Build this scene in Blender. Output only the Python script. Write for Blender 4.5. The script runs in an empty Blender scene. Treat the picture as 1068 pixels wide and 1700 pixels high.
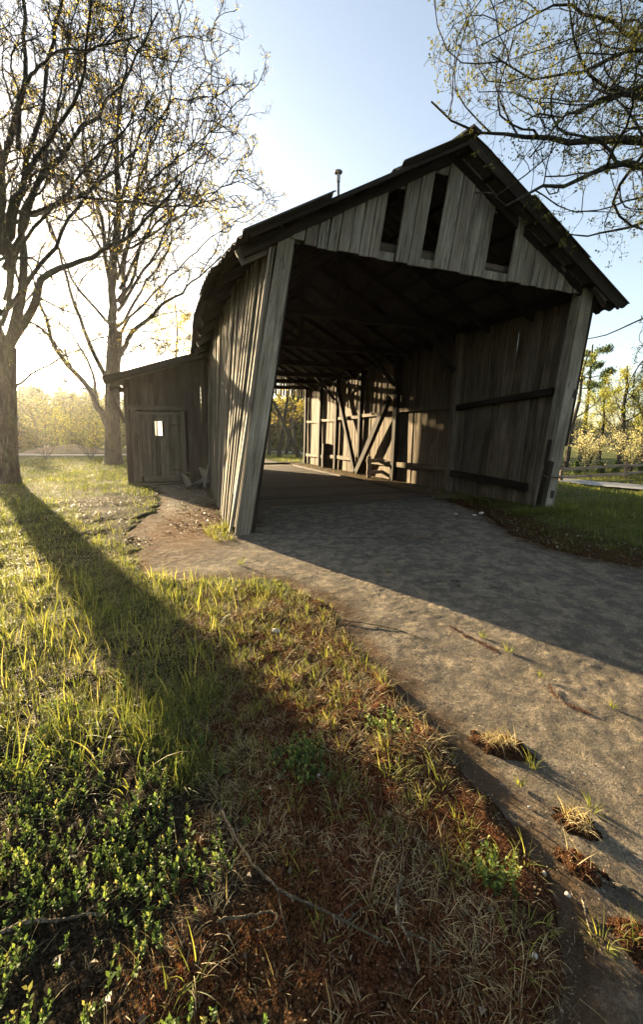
import bpy, math
import numpy as np
from math import radians as R
rng = np.random.default_rng(7)
SC = bpy.context.scene
COL = SC.collection

# ------------------------------------------------------------------ camera maths (pixels of the photograph -> world)
FP, CH, PIT = 620.0, 1.2, R(6)
def ray(x, y):
    u = (x-534)/FP; v = -(y-800)/FP
    return np.array([u, math.cos(PIT)+v*math.sin(PIT), -math.sin(PIT)+v*math.cos(PIT)])
def gnd(x, y, z=0.0):
    d = ray(x, y); return np.array([0, 0, CH]) + (z-CH)/d[2]*d
def at(x, y, Y):
    d = ray(x, y); return np.array([0, 0, CH]) + Y/d[1]*d

# ------------------------------------------------------------------ numpy value noise
_T = np.random.default_rng(3).random((256, 256))
def vnoise(x, y):
    xi = np.floor(x).astype(int); yi = np.floor(y).astype(int)
    fx = x-xi; fy = y-yi; fx = fx*fx*(3-2*fx); fy = fy*fy*(3-2*fy)
    a = _T[xi & 255, yi & 255]; b = _T[(xi+1) & 255, yi & 255]
    c = _T[xi & 255, (yi+1) & 255]; d = _T[(xi+1) & 255, (yi+1) & 255]
    return (a*(1-fx)+b*fx)*(1-fy)+(c*(1-fx)+d*fx)*fy
def fbm(x, y, o=4, g=.5):
    s = 0; a = 1; t = 0
    for i in range(o):
        s = s+a*vnoise(x*2**i+17.3*i, y*2**i+5.1*i); t += a; a *= g
    return s/t
def sstep(a, b, x):
    t = np.clip((x-a)/(b-a), 0, 1); return t*t*(3-2*t)
def sdist(px, py, poly):
    """signed distance to polygon, negative inside"""
    d = np.full(px.shape, 1e9); ins = np.zeros(px.shape, bool); n = len(poly)
    for i in range(n):
        ax, ay = poly[i]; bx, by = poly[(i+1) % n]
        ex, ey = bx-ax, by-ay; wx = px-ax; wy = py-ay
        t = np.clip((wx*ex+wy*ey)/(ex*ex+ey*ey+1e-12), 0, 1)
        d = np.minimum(d, np.hypot(wx-ex*t, wy-ey*t))
        if ay != by:
            c = ((ay > py) != (by > py)) & (px < (bx-ax)*(py-ay)/(by-ay)+ax); ins ^= c
    return np.where(ins, -d, d)

# ------------------------------------------------------------------ mesh output
def mk(name, V, F, mat, parent=None, rnd=None, uv=None, smooth=False, colr=None, loc=None):
    V = np.asarray(V, np.float32); F = np.asarray(F, np.int32)
    o = wloc(parent) if parent is not None else (loc if loc is not None else (0, 0, 0))
    V = V - np.array(o, np.float32)
    me = bpy.data.meshes.new(name); k = F.shape[1]
    me.vertices.add(len(V)); me.vertices.foreach_set('co', V.ravel())
    me.loops.add(F.size); me.loops.foreach_set('vertex_index', F.ravel())
    me.polygons.add(len(F)); me.polygons.foreach_set('loop_start', np.arange(0, F.size, k, dtype=np.int32))
    me.polygons.foreach_set('loop_total', np.full(len(F), k, np.int32))
    if smooth: me.polygons.foreach_set('use_smooth', np.ones(len(F), bool))
    if uv is not None:
        l = me.uv_layers.new(name='UVMap'); l.data.foreach_set('uv', np.asarray(uv, np.float32).ravel())
    if rnd is not None:
        a = me.attributes.new('rnd', 'FLOAT', 'FACE'); a.data.foreach_set('value', np.asarray(rnd, np.float32))
    if colr is not None:
        a = me.attributes.new('col', 'FLOAT_COLOR', 'POINT'); a.data.foreach_set('color', np.asarray(colr, np.float32).ravel())
    me.update(calc_edges=True); me.validate()
    me.materials.append(mat)
    ob = bpy.data.objects.new(name, me); COL.objects.link(ob)
    if parent is not None: ob.parent = parent
    elif loc is not None: ob.location = loc
    return ob
def empty(name, loc, label, cat, group=None):
    o = bpy.data.objects.new(name, None); COL.objects.link(o); o.location = tuple(float(v) for v in loc)
    o.empty_display_size = .2
    o['label'] = label; o['category'] = cat
    if group: o['group'] = group
    return o
def tag(o, label=None, cat=None, group=None, kind=None):
    if label: o['label'] = label
    if cat: o['category'] = cat
    if group: o['group'] = group
    if kind: o['kind'] = kind
    return o

def wloc(o):
    v = np.zeros(3)
    while o is not None: v = v+np.array(o.location); o = o.parent
    return v

class MB:
    """collects beams and boards; build() links them as one mesh object"""
    def __init__(s): s.V = []; s.F = []; s.U = []; s.Rn = []; s.n = 0
    def beam(s, p0, p1, wd, w, th, seg=1, warp=0.0, w1=None, th1=None, rv=None, path=None):
        """box from p0 to p1, width w along wd, thickness th across; path(f) may give the centre line"""
        p0 = np.array(p0, float); p1 = np.array(p1, float); wd = np.array(wd, float)
        L = np.linalg.norm(p1-p0); d = (p1-p0)/max(L, 1e-9)
        wd = wd-d*np.dot(wd, d); wd /= np.linalg.norm(wd); td = np.cross(d, wd)
        w1 = w if w1 is None else w1; th1 = th if th1 is None else th1
        rv = rng.random() if rv is None else rv
        uo = rng.random(2)*37; b = s.n; ph = rng.random(4)*6.28
        for i in range(seg+1):
            f = i/seg; c = p0+(p1-p0)*f if path is None else np.array(path(f), float)
            if warp and 0 < i < seg or (warp and seg == 1):
                c = c+td*warp*math.sin(ph[0]+f*3.1)+wd*warp*.5*math.sin(ph[1]+f*4)
            W = (w*(1-f)+w1*f)/2; T = (th*(1-f)+th1*f)/2
            if warp: W *= 1+.05*math.sin(ph[2]+f*7)
            for a, c2 in ((-1, -1), (1, -1), (1, 1), (-1, 1)):
                s.V.append(c+wd*W*a+td*T*c2)
        s.n += 4*(seg+1)
        def q(i0, i1, i2, i3, uv):
            s.F.append((i0, i1, i2, i3)); s.U += uv; s.Rn.append(rv)
        for i in range(seg):
            v0 = L*i/seg+uo[1]; v1 = L*(i+1)/seg+uo[1]; a = b+4*i; c = a+4
            for j, ww, off in ((0, w, 0), (1, th, .9), (2, w, 1.7), (3, th, 2.9)):
                k = (j+1) % 4; u0 = uo[0]+off; u1 = u0+ww
                q(a+j, a+k, c+k, c+j, [(u0, v0), (u1, v0), (u1, v1), (u0, v1)])
        e = b+4*seg
        q(b+3, b+2, b+1, b, [(uo[0], 0), (uo[0]+w, 0), (uo[0]+w, th), (uo[0], th)])
        q(e, e+1, e+2, e+3, [(uo[0], 0), (uo[0]+w, 0), (uo[0]+w, th), (uo[0], th)])
    def grid(s, P, rv=.5, usc=1.0, flip=False):
        """P (n,m,3) surface"""
        P = np.array(P, float); n, m = P.shape[:2]; b = s.n
        s.V += [tuple(p) for p in P.reshape(-1, 3)]; s.n += n*m
        for i in range(n-1):
            for j in range(m-1):
                f = (b+i*m+j, b+i*m+j+1, b+(i+1)*m+j+1, b+(i+1)*m+j)
                s.F.append(f[::-1] if flip else f)
                s.U += [(i*usc/(n-1), j*usc/(m-1))]*4; s.Rn.append(rv)
    def tube(s, pts, rad, k=8, rv=.5, cap=True):
        pts = np.array(pts, float); n = len(pts); rad = np.broadcast_to(rad, (n,)); b = s.n
        T = np.gradient(pts, axis=0); T /= np.linalg.norm(T, axis=1)[:, None]
        ref = np.array([0, 0, 1.]) if abs(T[0][2]) < .8 else np.array([1., 0, 0])
        for i in range(n):
            a = np.cross(T[i], ref); a /= np.linalg.norm(a); c = np.cross(T[i], a)
            for j in range(k):
                g = 2*math.pi*j/k; s.V.append(pts[i]+rad[i]*(a*math.cos(g)+c*math.sin(g)))
        s.n += n*k
        for i in range(n-1):
            for j in range(k):
                j2 = (j+1) % k
                s.F.append((b+i*k+j, b+i*k+j2, b+(i+1)*k+j2, b+(i+1)*k+j)); s.Rn.append(rv)
                s.U += [(j/k*.3, i*.2), ((j+1)/k*.3, i*.2), ((j+1)/k*.3, i*.2+.2), (j/k*.3, i*.2+.2)]
        if cap:
            for base, p, fl in ((b, pts[0], 1), (b+(n-1)*k, pts[-1], 0)):
                s.V.append(p); c = s.n; s.n += 1
                for j in range(k):
                    f = [base+j, base+(j+1) % k, c, c]
                    s.F.append(tuple(f)); s.U += [(0, 0)]*4; s.Rn.append(rv)
    def build(s, name, mat, parent=None, smooth=False, loc=None, label=None):
        V = np.array(s.V); F = s.F
        o = wloc(parent) if parent is not None else (loc if loc is not None else (0, 0, 0))
        me = bpy.data.meshes.new(name)
        FF = [f if f[2] != f[3] else f[:3] for f in F]
        me.from_pydata([tuple(v) for v in V-np.array(o)], [], FF)
        l = me.uv_layers.new(name='UVMap'); U = []
        for i, f in enumerate(F): U += s.U[4*i:4*i+(4 if f[2] != f[3] else 3)]
        l.data.foreach_set('uv', np.array(U, np.float32).ravel())
        a = me.attributes.new('rnd', 'FLOAT', 'FACE'); a.data.foreach_set('value', np.array(s.Rn, np.float32))
        if smooth: me.polygons.foreach_set('use_smooth', np.ones(len(FF), bool))
        me.update(); me.materials.append(mat)
        ob = bpy.data.objects.new(name, me); COL.objects.link(ob)
        if parent is not None: ob.parent = parent
        elif loc is not None: ob.location = tuple(float(v) for v in loc)
        if label: ob['label'] = label
        return ob

# ------------------------------------------------------------------ materials
class NT:
    def __init__(s, name):
        s.m = bpy.data.materials.new(name); s.m.use_nodes = True; s.t = s.m.node_tree; s.t.nodes.clear()
        s.out = s.n('ShaderNodeOutputMaterial')
    def n(s, typ, **kw):
        x = s.t.nodes.new(typ)
        for k, v in kw.items(): setattr(x, k, v)
        return x
    def l(s, a, b): s.t.links.new(a, b)
    def val(s, sock, v):
        if hasattr(v, 'bl_idname') or isinstance(v, bpy.types.NodeSocket): s.l(v, sock)
        else: sock.default_value = v
    def math(s, op, a, b=0.0, clamp=False):
        x = s.n('ShaderNodeMath', operation=op, use_clamp=clamp); s.val(x.inputs[0], a); s.val(x.inputs[1], b); return x.outputs[0]
    def mix(s, f, a, b, mode='MIX'):
        x = s.n('ShaderNodeMix', data_type='RGBA', blend_type=mode)
        s.val(x.inputs[0], f); s.val(x.inputs[6], a); s.val(x.inputs[7], b); return x.outputs[2]
    def noise(s, vec, scale, detail=4, rough=.55, dist=0.0):
        x = s.n('ShaderNodeTexNoise'); s.l(vec, x.inputs['Vector'])
        x.inputs['Scale'].default_value = scale; x.inputs['Detail'].default_value = detail
        x.inputs['Roughness'].default_value = rough; x.inputs['Distortion'].default_value = dist; return x.outputs['Fac']
    def mapr(s, v, a, b, c=0.0, d=1.0):
        x = s.n('ShaderNodeMapRange'); s.l(v, x.inputs[0])
        for i, k in enumerate((a, b, c, d)): x.inputs[i+1].default_value = k
        return x.outputs[0]
    def mapping(s, vec, sc, loc=(0, 0, 0)):
        x = s.n('ShaderNodeMapping'); s.l(vec, x.inputs[0]); x.inputs['Scale'].default_value = sc; x.inputs['Location'].default_value = loc; return x.outputs[0]
    def uv(s): return s.n('ShaderNodeUVMap', uv_map='UVMap').outputs[0]
    def pos(s): return s.n('ShaderNodeNewGeometry').outputs['Position']
    def attr(s, name, o='Fac'): return s.n('ShaderNodeAttribute', attribute_name=name).outputs[o]
    def bump(s, h, st=.5, dist=.01, nrm=None):
        x = s.n('ShaderNodeBump'); x.inputs['Strength'].default_value = st; x.inputs['Distance'].default_value = dist
        s.l(h, x.inputs['Height'])
        if nrm is not None: s.l(nrm, x.inputs['Normal'])
        return x.outputs[0]
    def bsdf(s, col, rough=.8, nrm=None, spec=.3):
        x = s.n('ShaderNodeBsdfPrincipled'); s.val(x.inputs['Base Color'], col); s.val(x.inputs['Roughness'], rough)
        x.inputs['Specular IOR Level'].default_value = spec
        if nrm is not None: s.l(nrm, x.inputs['Normal'])
        s.l(x.outputs[0], s.out.inputs[0]); return x
def rgb(*c): return (c[0], c[1], c[2], 1)

def wood(name, c0, c1, c2, dark=(.03, .026, .02), bumpk=.6, moss=0.0):
    """weathered timber: c0 brown, c1 grey, c2 pale, grain along the board"""
    t = NT(name); u = t.uv(); r = t.attr('rnd')
    g1 = t.noise(t.mapping(u, (26, 1.1, 1)), 1.0, 8, .6, .6)
    g2 = t.noise(t.mapping(u, (110, 3.5, 1)), 1.0, 4, .6, .3)
    big = t.noise(t.mapping(u, (5, .9, 1)), 1.0, 4, .6)
    blot = t.noise(t.pos(), 1.3, 4, .6)
    col = t.mix(t.mapr(g1, .3, .7), rgb(*c0), rgb(*c1))
    col = t.mix(t.mapr(big, .42, .68), col, rgb(*c2))
    col = t.mix(t.mapr(t.math('ADD', blot, r), .75, 1.35, 0, .75), col, rgb(*c0))
    v = t.mapr(r, 0, 1, .5, 1.35); hv = t.n('ShaderNodeHueSaturation'); t.l(col, hv.inputs['Color']); t.l(v, hv.inputs['Value'])
    t.l(t.mapr(r, 0, 1, 1.15, .85), hv.inputs['Saturation'])
    fine = t.mapr(g2, .3, .65, .62, 1.12)
    # multiply by fine streak value
    g3 = t.noise(t.mapping(u, (38, .9, 1), (5, 3, 0)), 1.0, 5, .65, .5)
    fine = t.math('MULTIPLY', fine, t.mapr(g3, .32, .66, .55, 1.3))
    x = t.n('ShaderNodeCombineXYZ'); [t.l(fine, x.inputs[i]) for i in range(3)]
    col = t.mix(1.0, hv.outputs[0], x.outputs[0], 'MULTIPLY')
    crack = t.noise(t.mapping(u, (48, .55, 1), (3, 7, 0)), 1.0, 3, .5, 1.2)
    ck = t.mapr(t.math('ABSOLUTE', t.math('SUBTRACT', crack, .5)), 0.0, .022, 1, 0)
    ckm = t.math('MULTIPLY', ck, t.mapr(t.noise(t.mapping(u, (7, .8, 1), (9, 2, 0)), 1.0, 2), .48, .6))
    col = t.mix(ckm, col, rgb(*dark))
    vo = t.n('ShaderNodeTexVoronoi'); t.l(t.mapping(u, (6, 1.7, 1)), vo.inputs['Vector']); vo.inputs['Scale'].default_value = 1
    kn = t.mapr(vo.outputs['Distance'], .06, .13, 1, 0)
    knm = t.math('MULTIPLY', kn, t.mapr(t.noise(t.mapping(u, (3, 1, 1), (1, 5, 0)), 1.0, 1), .55, .6))
    col = t.mix(t.math('MULTIPLY', knm, .8), col, rgb(*dark))
    if moss:
        mz = t.mapr(t.noise(t.pos(), 4, 4), .5, .7, 0, moss); col = t.mix(mz, col, rgb(.06, .07, .025))
    h = t.math('SUBTRACT', t.math('ADD', t.math('MULTIPLY', g2, .6), t.math('MULTIPLY', g1, .8)), t.math('MULTIPLY', ckm, 1.2))
    t.bsdf(col, .85, t.bump(h, bumpk, .006), .15)
    return t.m
def bark(name, c0, c1, scale=1.0, moss=(.08, .085, .04)):
    t = NT(name); p = t.pos()
    m = t.mapping(p, (9*scale, 9*scale, 1.8*scale))
    a = t.noise(m, 1.0, 6, .65, 1.0)
    rg = t.noise(t.mapping(p, (16*scale, 16*scale, 2.2*scale)), 1.0, 5, .6, 1.8)
    f = t.mapr(t.math('ABSOLUTE', t.math('SUBTRACT', rg, .5)), 0, .09)
    col = t.mix(t.math('MULTIPLY', f, t.mapr(a, .3, .7)), rgb(*c0), rgb(*c1))
    col = t.mix(t.mapr(t.noise(p, 1.7, 4), .5, .75, 0, .55), col, rgb(*moss))
    h = t.math('ADD', f, a); t.bsdf(col, .9, t.bump(h, .9, .03), .1); return t.m
def leafm(name, stops, trans=.5, gloss=.15, tcol=1.6):
    """thin leaf or blade: colour varies from leaf to leaf, light passes through"""
    t = NT(name); r = t.attr('rnd'); cr = t.n('ShaderNodeValToRGB'); t.l(r, cr.inputs[0])
    el = cr.color_ramp.elements
    while len(el) < len(stops): el.new(.5)
    for i, (p, c) in enumerate(stops): el[i].position = p; el[i].color = rgb(*c)
    d = t.n('ShaderNodeBsdfPrincipled'); t.l(cr.outputs[0], d.inputs['Base Color']); d.inputs['Roughness'].default_value = .55
    d.inputs['Specular IOR Level'].default_value = gloss
    tr = t.n('ShaderNodeBsdfTranslucent'); k = t.n('ShaderNodeMix', data_type='RGBA', blend_type='MULTIPLY'); k.inputs[0].default_value = 1
    t.l(cr.outputs[0], k.inputs[6]); k.inputs[7].default_value = (tcol, tcol*.98, tcol*.55, 1); t.l(k.outputs[2], tr.inputs[0])
    mx = t.n('ShaderNodeMixShader'); mx.inputs[0].default_value = trans; t.l(d.outputs[0], mx.inputs[1]); t.l(tr.outputs[0], mx.inputs[2])
    t.l(mx.outputs[0], t.out.inputs[0]); return t.m

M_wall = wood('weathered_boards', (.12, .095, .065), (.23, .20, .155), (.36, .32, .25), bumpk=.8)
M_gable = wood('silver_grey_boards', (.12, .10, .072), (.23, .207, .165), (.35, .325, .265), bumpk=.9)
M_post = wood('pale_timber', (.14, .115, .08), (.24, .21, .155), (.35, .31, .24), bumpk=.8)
M_in = wood('shade_darkened_timber', (.016, .011, .007), (.03, .022, .015), (.05, .038, .028))  # interior shade is put into this near-black colour
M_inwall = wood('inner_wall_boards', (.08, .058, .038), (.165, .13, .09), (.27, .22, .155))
M_shed = wood('brown_shed_boards', (.055, .04, .028), (.095, .073, .052), (.14, .11, .08))
M_floor = wood('dusty_floor_planks', (.06, .045, .032), (.09, .07, .05), (.13, .10, .075), bumpk=.5)
M_fence = wood('fence_rails', (.16, .11, .07), (.24, .19, .14), (.33, .28, .22))
M_bark = bark('oak_bark', (.03, .026, .02), (.135, .12, .095))
M_bark2 = bark('pale_branch_bark', (.10, .08, .055), (.26, .215, .15), 3.0, moss=(.12, .12, .05))
M_leafb = leafm('young_oak_leaves', [(0, (.14, .13, .03)), (.5, (.27, .22, .06)), (1, (.40, .29, .09))], .7)
M_leafd = leafm('oak_buds', [(0, (.075, .085, .02)), (.6, (.13, .13, .03)), (1, (.2, .15, .04))], .35)
M_leafg = leafm('spring_leaves', [(0, (.09, .115, .025)), (.5, (.19, .20, .045)), (1, (.33, .28, .07))], .55)
M_leafp = leafm('pale_blossom', [(0, (.3, .28, .14)), (.5, (.5, .45, .28)), (1, (.65, .6, .42))], .4)
M_grass = leafm('grass_blades', [(0, (.045, .06, .016)), (.45, (.105, .12, .03)), (.8, (.20, .195, .05)), (1, (.34, .28, .12))], .5)
M_dry = leafm('dry_grass', [(0, (.13, .095, .045)), (.5, (.32, .25, .13)), (1, (.55, .46, .28))], .35)
M_herb = leafm('herb_leaves', [(0, (.03, .055, .018)), (.5, (.07, .115, .03)), (.85, (.15, .19, .05)), (1, (.24, .21, .08))], .45, .2)
M_dead = leafm('dead_leaves', [(0, (.06, .042, .027)), (.6, (.13, .095, .06)), (1, (.25, .20, .14))], .15)
M_far = leafm('far_foliage', [(0, (.05, .065, .02)), (.5, (.10, .11, .03)), (1, (.19, .17, .05))], .4)
M_needle = leafm('spruce_needles', [(0, (.04, .07, .025)), (.5, (.065, .10, .035)), (1, (.11, .14, .05))], .25)

def m_roof():
    t = NT('mossy_shade_darkened_sheets'); p = t.pos()
    a = t.noise(p, 2.2, 6, .65); b = t.noise(p, 40, 3)
    col = t.mix(t.mapr(a, .35, .7), rgb(.06, .055, .045), rgb(.03, .027, .02))  # tones lowered to put the underside's deep shade into the colour
    col = t.mix(t.mapr(b, .45, .75, 0, .4), col, rgb(.10, .09, .075))
    t.bsdf(col, .9, t.bump(b, .4, .004), .15); return t.m
M_roof = m_roof()
def m_simple(name, c, rough=.6, metal=0, sc=30, var=.3):
    t = NT(name); n = t.noise(t.pos(), sc, 4)
    col = t.mix(t.mapr(n, .3, .7), rgb(*[k*(1-var) for k in c]), rgb(*[min(1, k*(1+var)) for k in c]))
    b = t.bsdf(col, rough, t.bump(n, .3, .003)); b.inputs['Metallic'].default_value = metal; return t.m
M_rust = m_simple('rusty_iron', (.06, .035, .022), .8, .3)
M_tin = m_simple('tin_pipe', (.25, .24, .23), .45, .8)
M_stone = m_simple('pale_stone', (.33, .29, .24), .8, 0, 60, .25)
M_hole_shade = m_simple('painted_mortise_shade', (.03, .026, .02), .9)
M_sand = m_simple('sandy_soil', (.24, .16, .09), .95, 0, 3, .3)
def m_pane():
    t = NT('frosted_pane'); a = t.n('ShaderNodeBsdfTranslucent'); a.inputs[0].default_value = (.85, .84, .8, 1)
    g = t.n('ShaderNodeBsdfGlossy'); g.inputs['Roughness'].default_value = .15; g.inputs[0].default_value = (.8, .8, .8, 1)
    m = t.n('ShaderNodeMixShader'); m.inputs[0].default_value = .12; t.l(a.outputs[0], m.inputs[1]); t.l(g.outputs[0], m.inputs[2])
    t.l(m.outputs[0], t.out.inputs[0]); return t.m
M_pane = m_pane()

def m_ground():
    t = NT('ground_soil'); c = t.attr('col', 'Color'); p = t.pos()
    a = t.noise(p, 3, 5, .6); b = t.noise(p, 45, 5, .7); f = t.noise(p, 300, 3, .7)
    s = t.math('MULTIPLY', t.mapr(a, .3, .7, .7, 1.25), t.mapr(b, .3, .7, .55, 1.4))
    s = t.math('MULTIPLY', s, t.mapr(f, .35, .65, .6, 1.35))
    x = t.n('ShaderNodeCombineXYZ'); [t.l(s, x.inputs[i]) for i in range(3)]
    col = t.mix(1.0, c, x.outputs[0], 'MULTIPLY')
    gv = t.n('ShaderNodeTexVoronoi'); t.l(p, gv.inputs['Vector']); gv.inputs['Scale'].default_value = 170
    gs = t.n('ShaderNodeSeparateColor'); t.l(gv.outputs['Color'], gs.inputs[0])
    gm = t.math('MULTIPLY', t.mapr(gs.outputs[0], 0, 1, .35, 1.9), t.mapr(gv.outputs['Distance'], 0, .6, 1.2, .5))
    y = t.n('ShaderNodeCombineXYZ'); [t.l(gm, y.inputs[i]) for i in range(3)]
    col = t.mix(1.0, col, y.outputs[0], 'MULTIPLY')
    sp = t.n('ShaderNodeTexVoronoi'); t.l(p, sp.inputs['Vector']); sp.inputs['Scale'].default_value = 90
    k = t.math('MULTIPLY', t.mapr(sp.outputs['Distance'], .12, .2, 1, 0), t.mapr(t.noise(p, 25, 2), .58, .66))
    col = t.mix(t.math('MULTIPLY', k, .5), col, rgb(.3, .25, .17))
    h = t.math('ADD', b, t.math('SUBTRACT', t.math('MULTIPLY', f, .5), t.math('MULTIPLY', gv.outputs['Distance'], .5)))
    t.bsdf(col, 1.0, t.bump(h, .9, .015), .03); return t.m
M_ground = m_ground()
def m_asphalt():
    t = NT('old_asphalt'); p = t.pos(); c = t.attr('col', 'Color')
    big = t.noise(p, .8, 5, .6); mid = t.noise(p, 14, 5, .65); fine = t.noise(p, 160, 4, .75)
    col = t.mix(t.mapr(big, .35, .65), rgb(.215, .185, .145), rgb(.31, .26, .195))
    col = t.mix(t.mapr(mid, .45, .62, 0, .8), col, rgb(.42, .335, .225))
    col = t.mix(t.mapr(fine, .42, .62, .0, .7), col, rgb(.055, .048, .04))
    cr_ = t.mapr(t.noise(p, 5.5, 10, .75, .3), .47, .53)
    col = t.mix(t.math('MULTIPLY', t.math('SUBTRACT', 1.0, cr_), .6), col, rgb(.085, .076, .065))
    # aggregate: pale chips
    vo = t.n('ShaderNodeTexVoronoi'); t.l(p, vo.inputs['Vector']); vo.inputs['Scale'].default_value = 48
    sep = t.n('ShaderNodeSeparateColor'); t.l(vo.outputs['Color'], sep.inputs[0])
    chip = t.math('MULTIPLY', t.mapr(vo.outputs['Distance'], .18, .3, 1, 0), t.mapr(sep.outputs[0], .90, .92))
    col = t.mix(t.math('MULTIPLY', chip, .75), col, rgb(.42, .38, .32))
    # cracks
    wv = t.n('ShaderNodeVectorMath', operation='ADD'); nz = t.n('ShaderNodeTexNoise'); t.l(p, nz.inputs['Vector']); nz.inputs['Scale'].default_value = 2.5; nz.inputs['Detail'].default_value = 5
    sc = t.n('ShaderNodeVectorMath', operation='SCALE'); t.l(nz.outputs['Color'], sc.inputs[0]); sc.inputs['Scale'].default_value = .7
    t.l(p, wv.inputs[0]); t.l(sc.outputs[0], wv.inputs[1])
    ve = t.n('ShaderNodeTexVoronoi', feature='DISTANCE_TO_EDGE'); t.l(wv.outputs[0], ve.inputs['Vector']); ve.inputs['Scale'].default_value = .8
    ck = t.math('MULTIPLY', t.mapr(ve.outputs['Distance'], .002, .009, .8, 0), t.math('MULTIPLY', t.mapr(t.noise(p, 1.1, 3), .46, .56), t.mapr(t.noise(p, 13, 3), .38, .55)))
    col = t.mix(ck, col, rgb(.028, .022, .016))
    # moss and dirt stain carried by the surface
    sm = t.n('ShaderNodeSeparateColor'); t.l(c, sm.inputs[0])
    ms = t.math('MULTIPLY', sm.outputs[0], t.mapr(t.noise(p, 6, 5, .7), .3, .52))
    col = t.mix(ms, col, rgb(.105, .045, .012))
    dk = t.math('MULTIPLY', sm.outputs[1], t.mapr(t.noise(p, 9, 5, .7), .3, .6))
    col = t.mix(dk, col, rgb(.05, .032, .018))
    grit = t.mapr(t.noise(p, 38, 6, .72), .38, .62)
    h = t.math('ADD', t.math('MULTIPLY', grit, .8), t.math('MULTIPLY', fine, .45))
    h = t.math('ADD', h, t.math('MULTIPLY', cr_, .35)); h = t.math('SUBTRACT', h, ck); h = t.math('ADD', h, t.math('MULTIPLY', chip, .3))
    t.bsdf(col, .95, t.bump(h, 1.0, .016), .04); return t.m
M_asph = m_asphalt()

# ------------------------------------------------------------------ barn frame of reference
FL = gnd(400, 885); FR = gnd(905, 846)
FD = (FR-FL)/np.linalg.norm(FR-FL); DD = np.array([-FD[1], FD[0], 0]); W = float(np.linalg.norm(FR-FL)); LEN = 15.3
UP = np.array([0, 0, 1.])
def lean(t): return .03+.135*math.exp(-max(t, -.3)/1.8)
def B(s, t, h):
    hh = h*(1+.08*max(t, 0)/15.3)
    sag = -.05*math.sin(max(0, min(1, t/15))*math.pi)*(h/4)
    return FL+FD*(s+lean(t)*h)+DD*t+UP*(hh+sag)
def st(x, y):
    d = np.stack([x-FL[0], y-FL[1]], -1); return d@FD[:2], d@DD[:2]

# ------------------------------------------------------------------ asphalt outline and terrain
def bxy(s, t): p = FL+FD*s+DD*t; return (p[0], p[1])
ASPH = [(.42, -2), (.45, .35), (.55, .65), (.61, .79), (.63, .94), (.61, 1.08), (.53, 1.33), (.47, 1.64), (.24, 2.19), (.03, 2.88), (-.57, 3.29),
        (-1.09, 3.21), (-1.65, 3.42), (-2.05, 4.1), (-2.5, 4.9), (-2.85, 6.2), (-3.5, 8.2), (-4.6, 10.0), (-5.3, 10.6)] + \
       [bxy(-.25, 6.9), bxy(-.2, 3.5), bxy(-.25, .3), bxy(.1, .2), bxy(.2, 18), bxy(.0, 24), bxy(4.6, 24), bxy(4.5, 16), bxy(4.45, 2.2), bxy(4.35, 1.0),
        (2.68, 6.0), (2.55, 4.8), (2.7, 3.95), (3.07, 3.5), (4.4, 2.8), (7, 1.6), (12, -.4), (12, -2)]
MOSSBLOB = [(gnd(830, 1232)[:2], .17, .05), (gnd(960, 1362)[:2], .05, .03), (gnd(965, 1432)[:2], .06, .045), (gnd(1060, 1555)[:2], .06, .035)]
def asd(x, y):
    d = sdist(x, y, ASPH)
    r = np.hypot(x, y)
    k = np.clip(.25+.1*r, .2, .9)
    d = d+k*.22*(fbm(x*3.1, y*3.1, 4)-.5)*2+.03*(fbm(x*15, y*15, 3)-.5)*2
    return d
def terr(x, y, d=None, fine=True):
    x = np.asarray(x, float); y = np.asarray(y, float)
    if d is None: d = asd(x, y)
    r = np.hypot(x, y)
    z = -.55*sstep(6.0, 11, x)*sstep(0, 9, y)                # the land falls to the road on the right
    out = sstep(-.02, .10, d)
    m = .012+.04*sstep(.1, 1.2, d)*np.clip(1-r/9, .25, 1)*sstep(-.2, .6, fbm(x*.9+4, y*.9, 3))
    lump = (fbm(x*2.2, y*2.2, 3)-.45)*.07+(fbm(x*9, y*9, 3)-.45)*.035+(fbm(x*30, y*30, 4)-.45)*.024
    far = np.clip(r/25, 0, 1)
    lump = lump*(1-far)+(fbm(x*.12, y*.12, 3)-.5)*.25*far
    s, t = st(x, y)
    inside = (s > -.3) & (s < 5.9) & (t > -.2) & (t < 15.8)
    lump = np.where(inside, lump*.35, lump)
    z = z+out*np.maximum(m+lump, .004)-(1-out)*.035
    # low swell of the ground at both sides far away
    z = z+.8*sstep(40, 160, r)*0
    return z
def asz(x, y):
    z = (fbm(x*1.1, y*1.1, 3)-.5)*.03+(fbm(x*7, y*7, 3)-.5)*.006+(fbm(x*31, y*31, 2)-.5)*.006*(.4+sstep(.35, .6, fbm(x*1.3+5, y*1.3, 3)))
    return z-.55*sstep(6.0, 11, x)*sstep(0, 9, y)-.012
def surf(x, y):
    d = asd(x, y); return np.where(d < .09, np.maximum(asz(x, y), terr(x, y, d)), terr(x, y, d))
def tz(x, y): return float(terr(np.array([x]), np.array([y]))[0])

def axis(lo, hi, step, far_lo, far_hi, g=1.09):
    c = list(np.arange(lo, hi, step)); a = []; v = lo; s = step
    while v > far_lo: s *= g; v -= s; a.append(v)
    b = []; v = c[-1]; s = step
    while v < far_hi: s *= g; v += s; b.append(v)
    return np.array(a[::-1]+c+b)
def gridmesh(X, Y):
    xx, yy = np.meshgrid(X, Y, indexing='ij'); n, m = xx.shape
    i = np.arange(n*m).reshape(n, m)
    F = np.stack([i[:-1, :-1], i[1:, :-1], i[1:, 1:], i[:-1, 1:]], -1).reshape(-1, 4)
    return xx.ravel(), yy.ravel(), F

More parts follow.
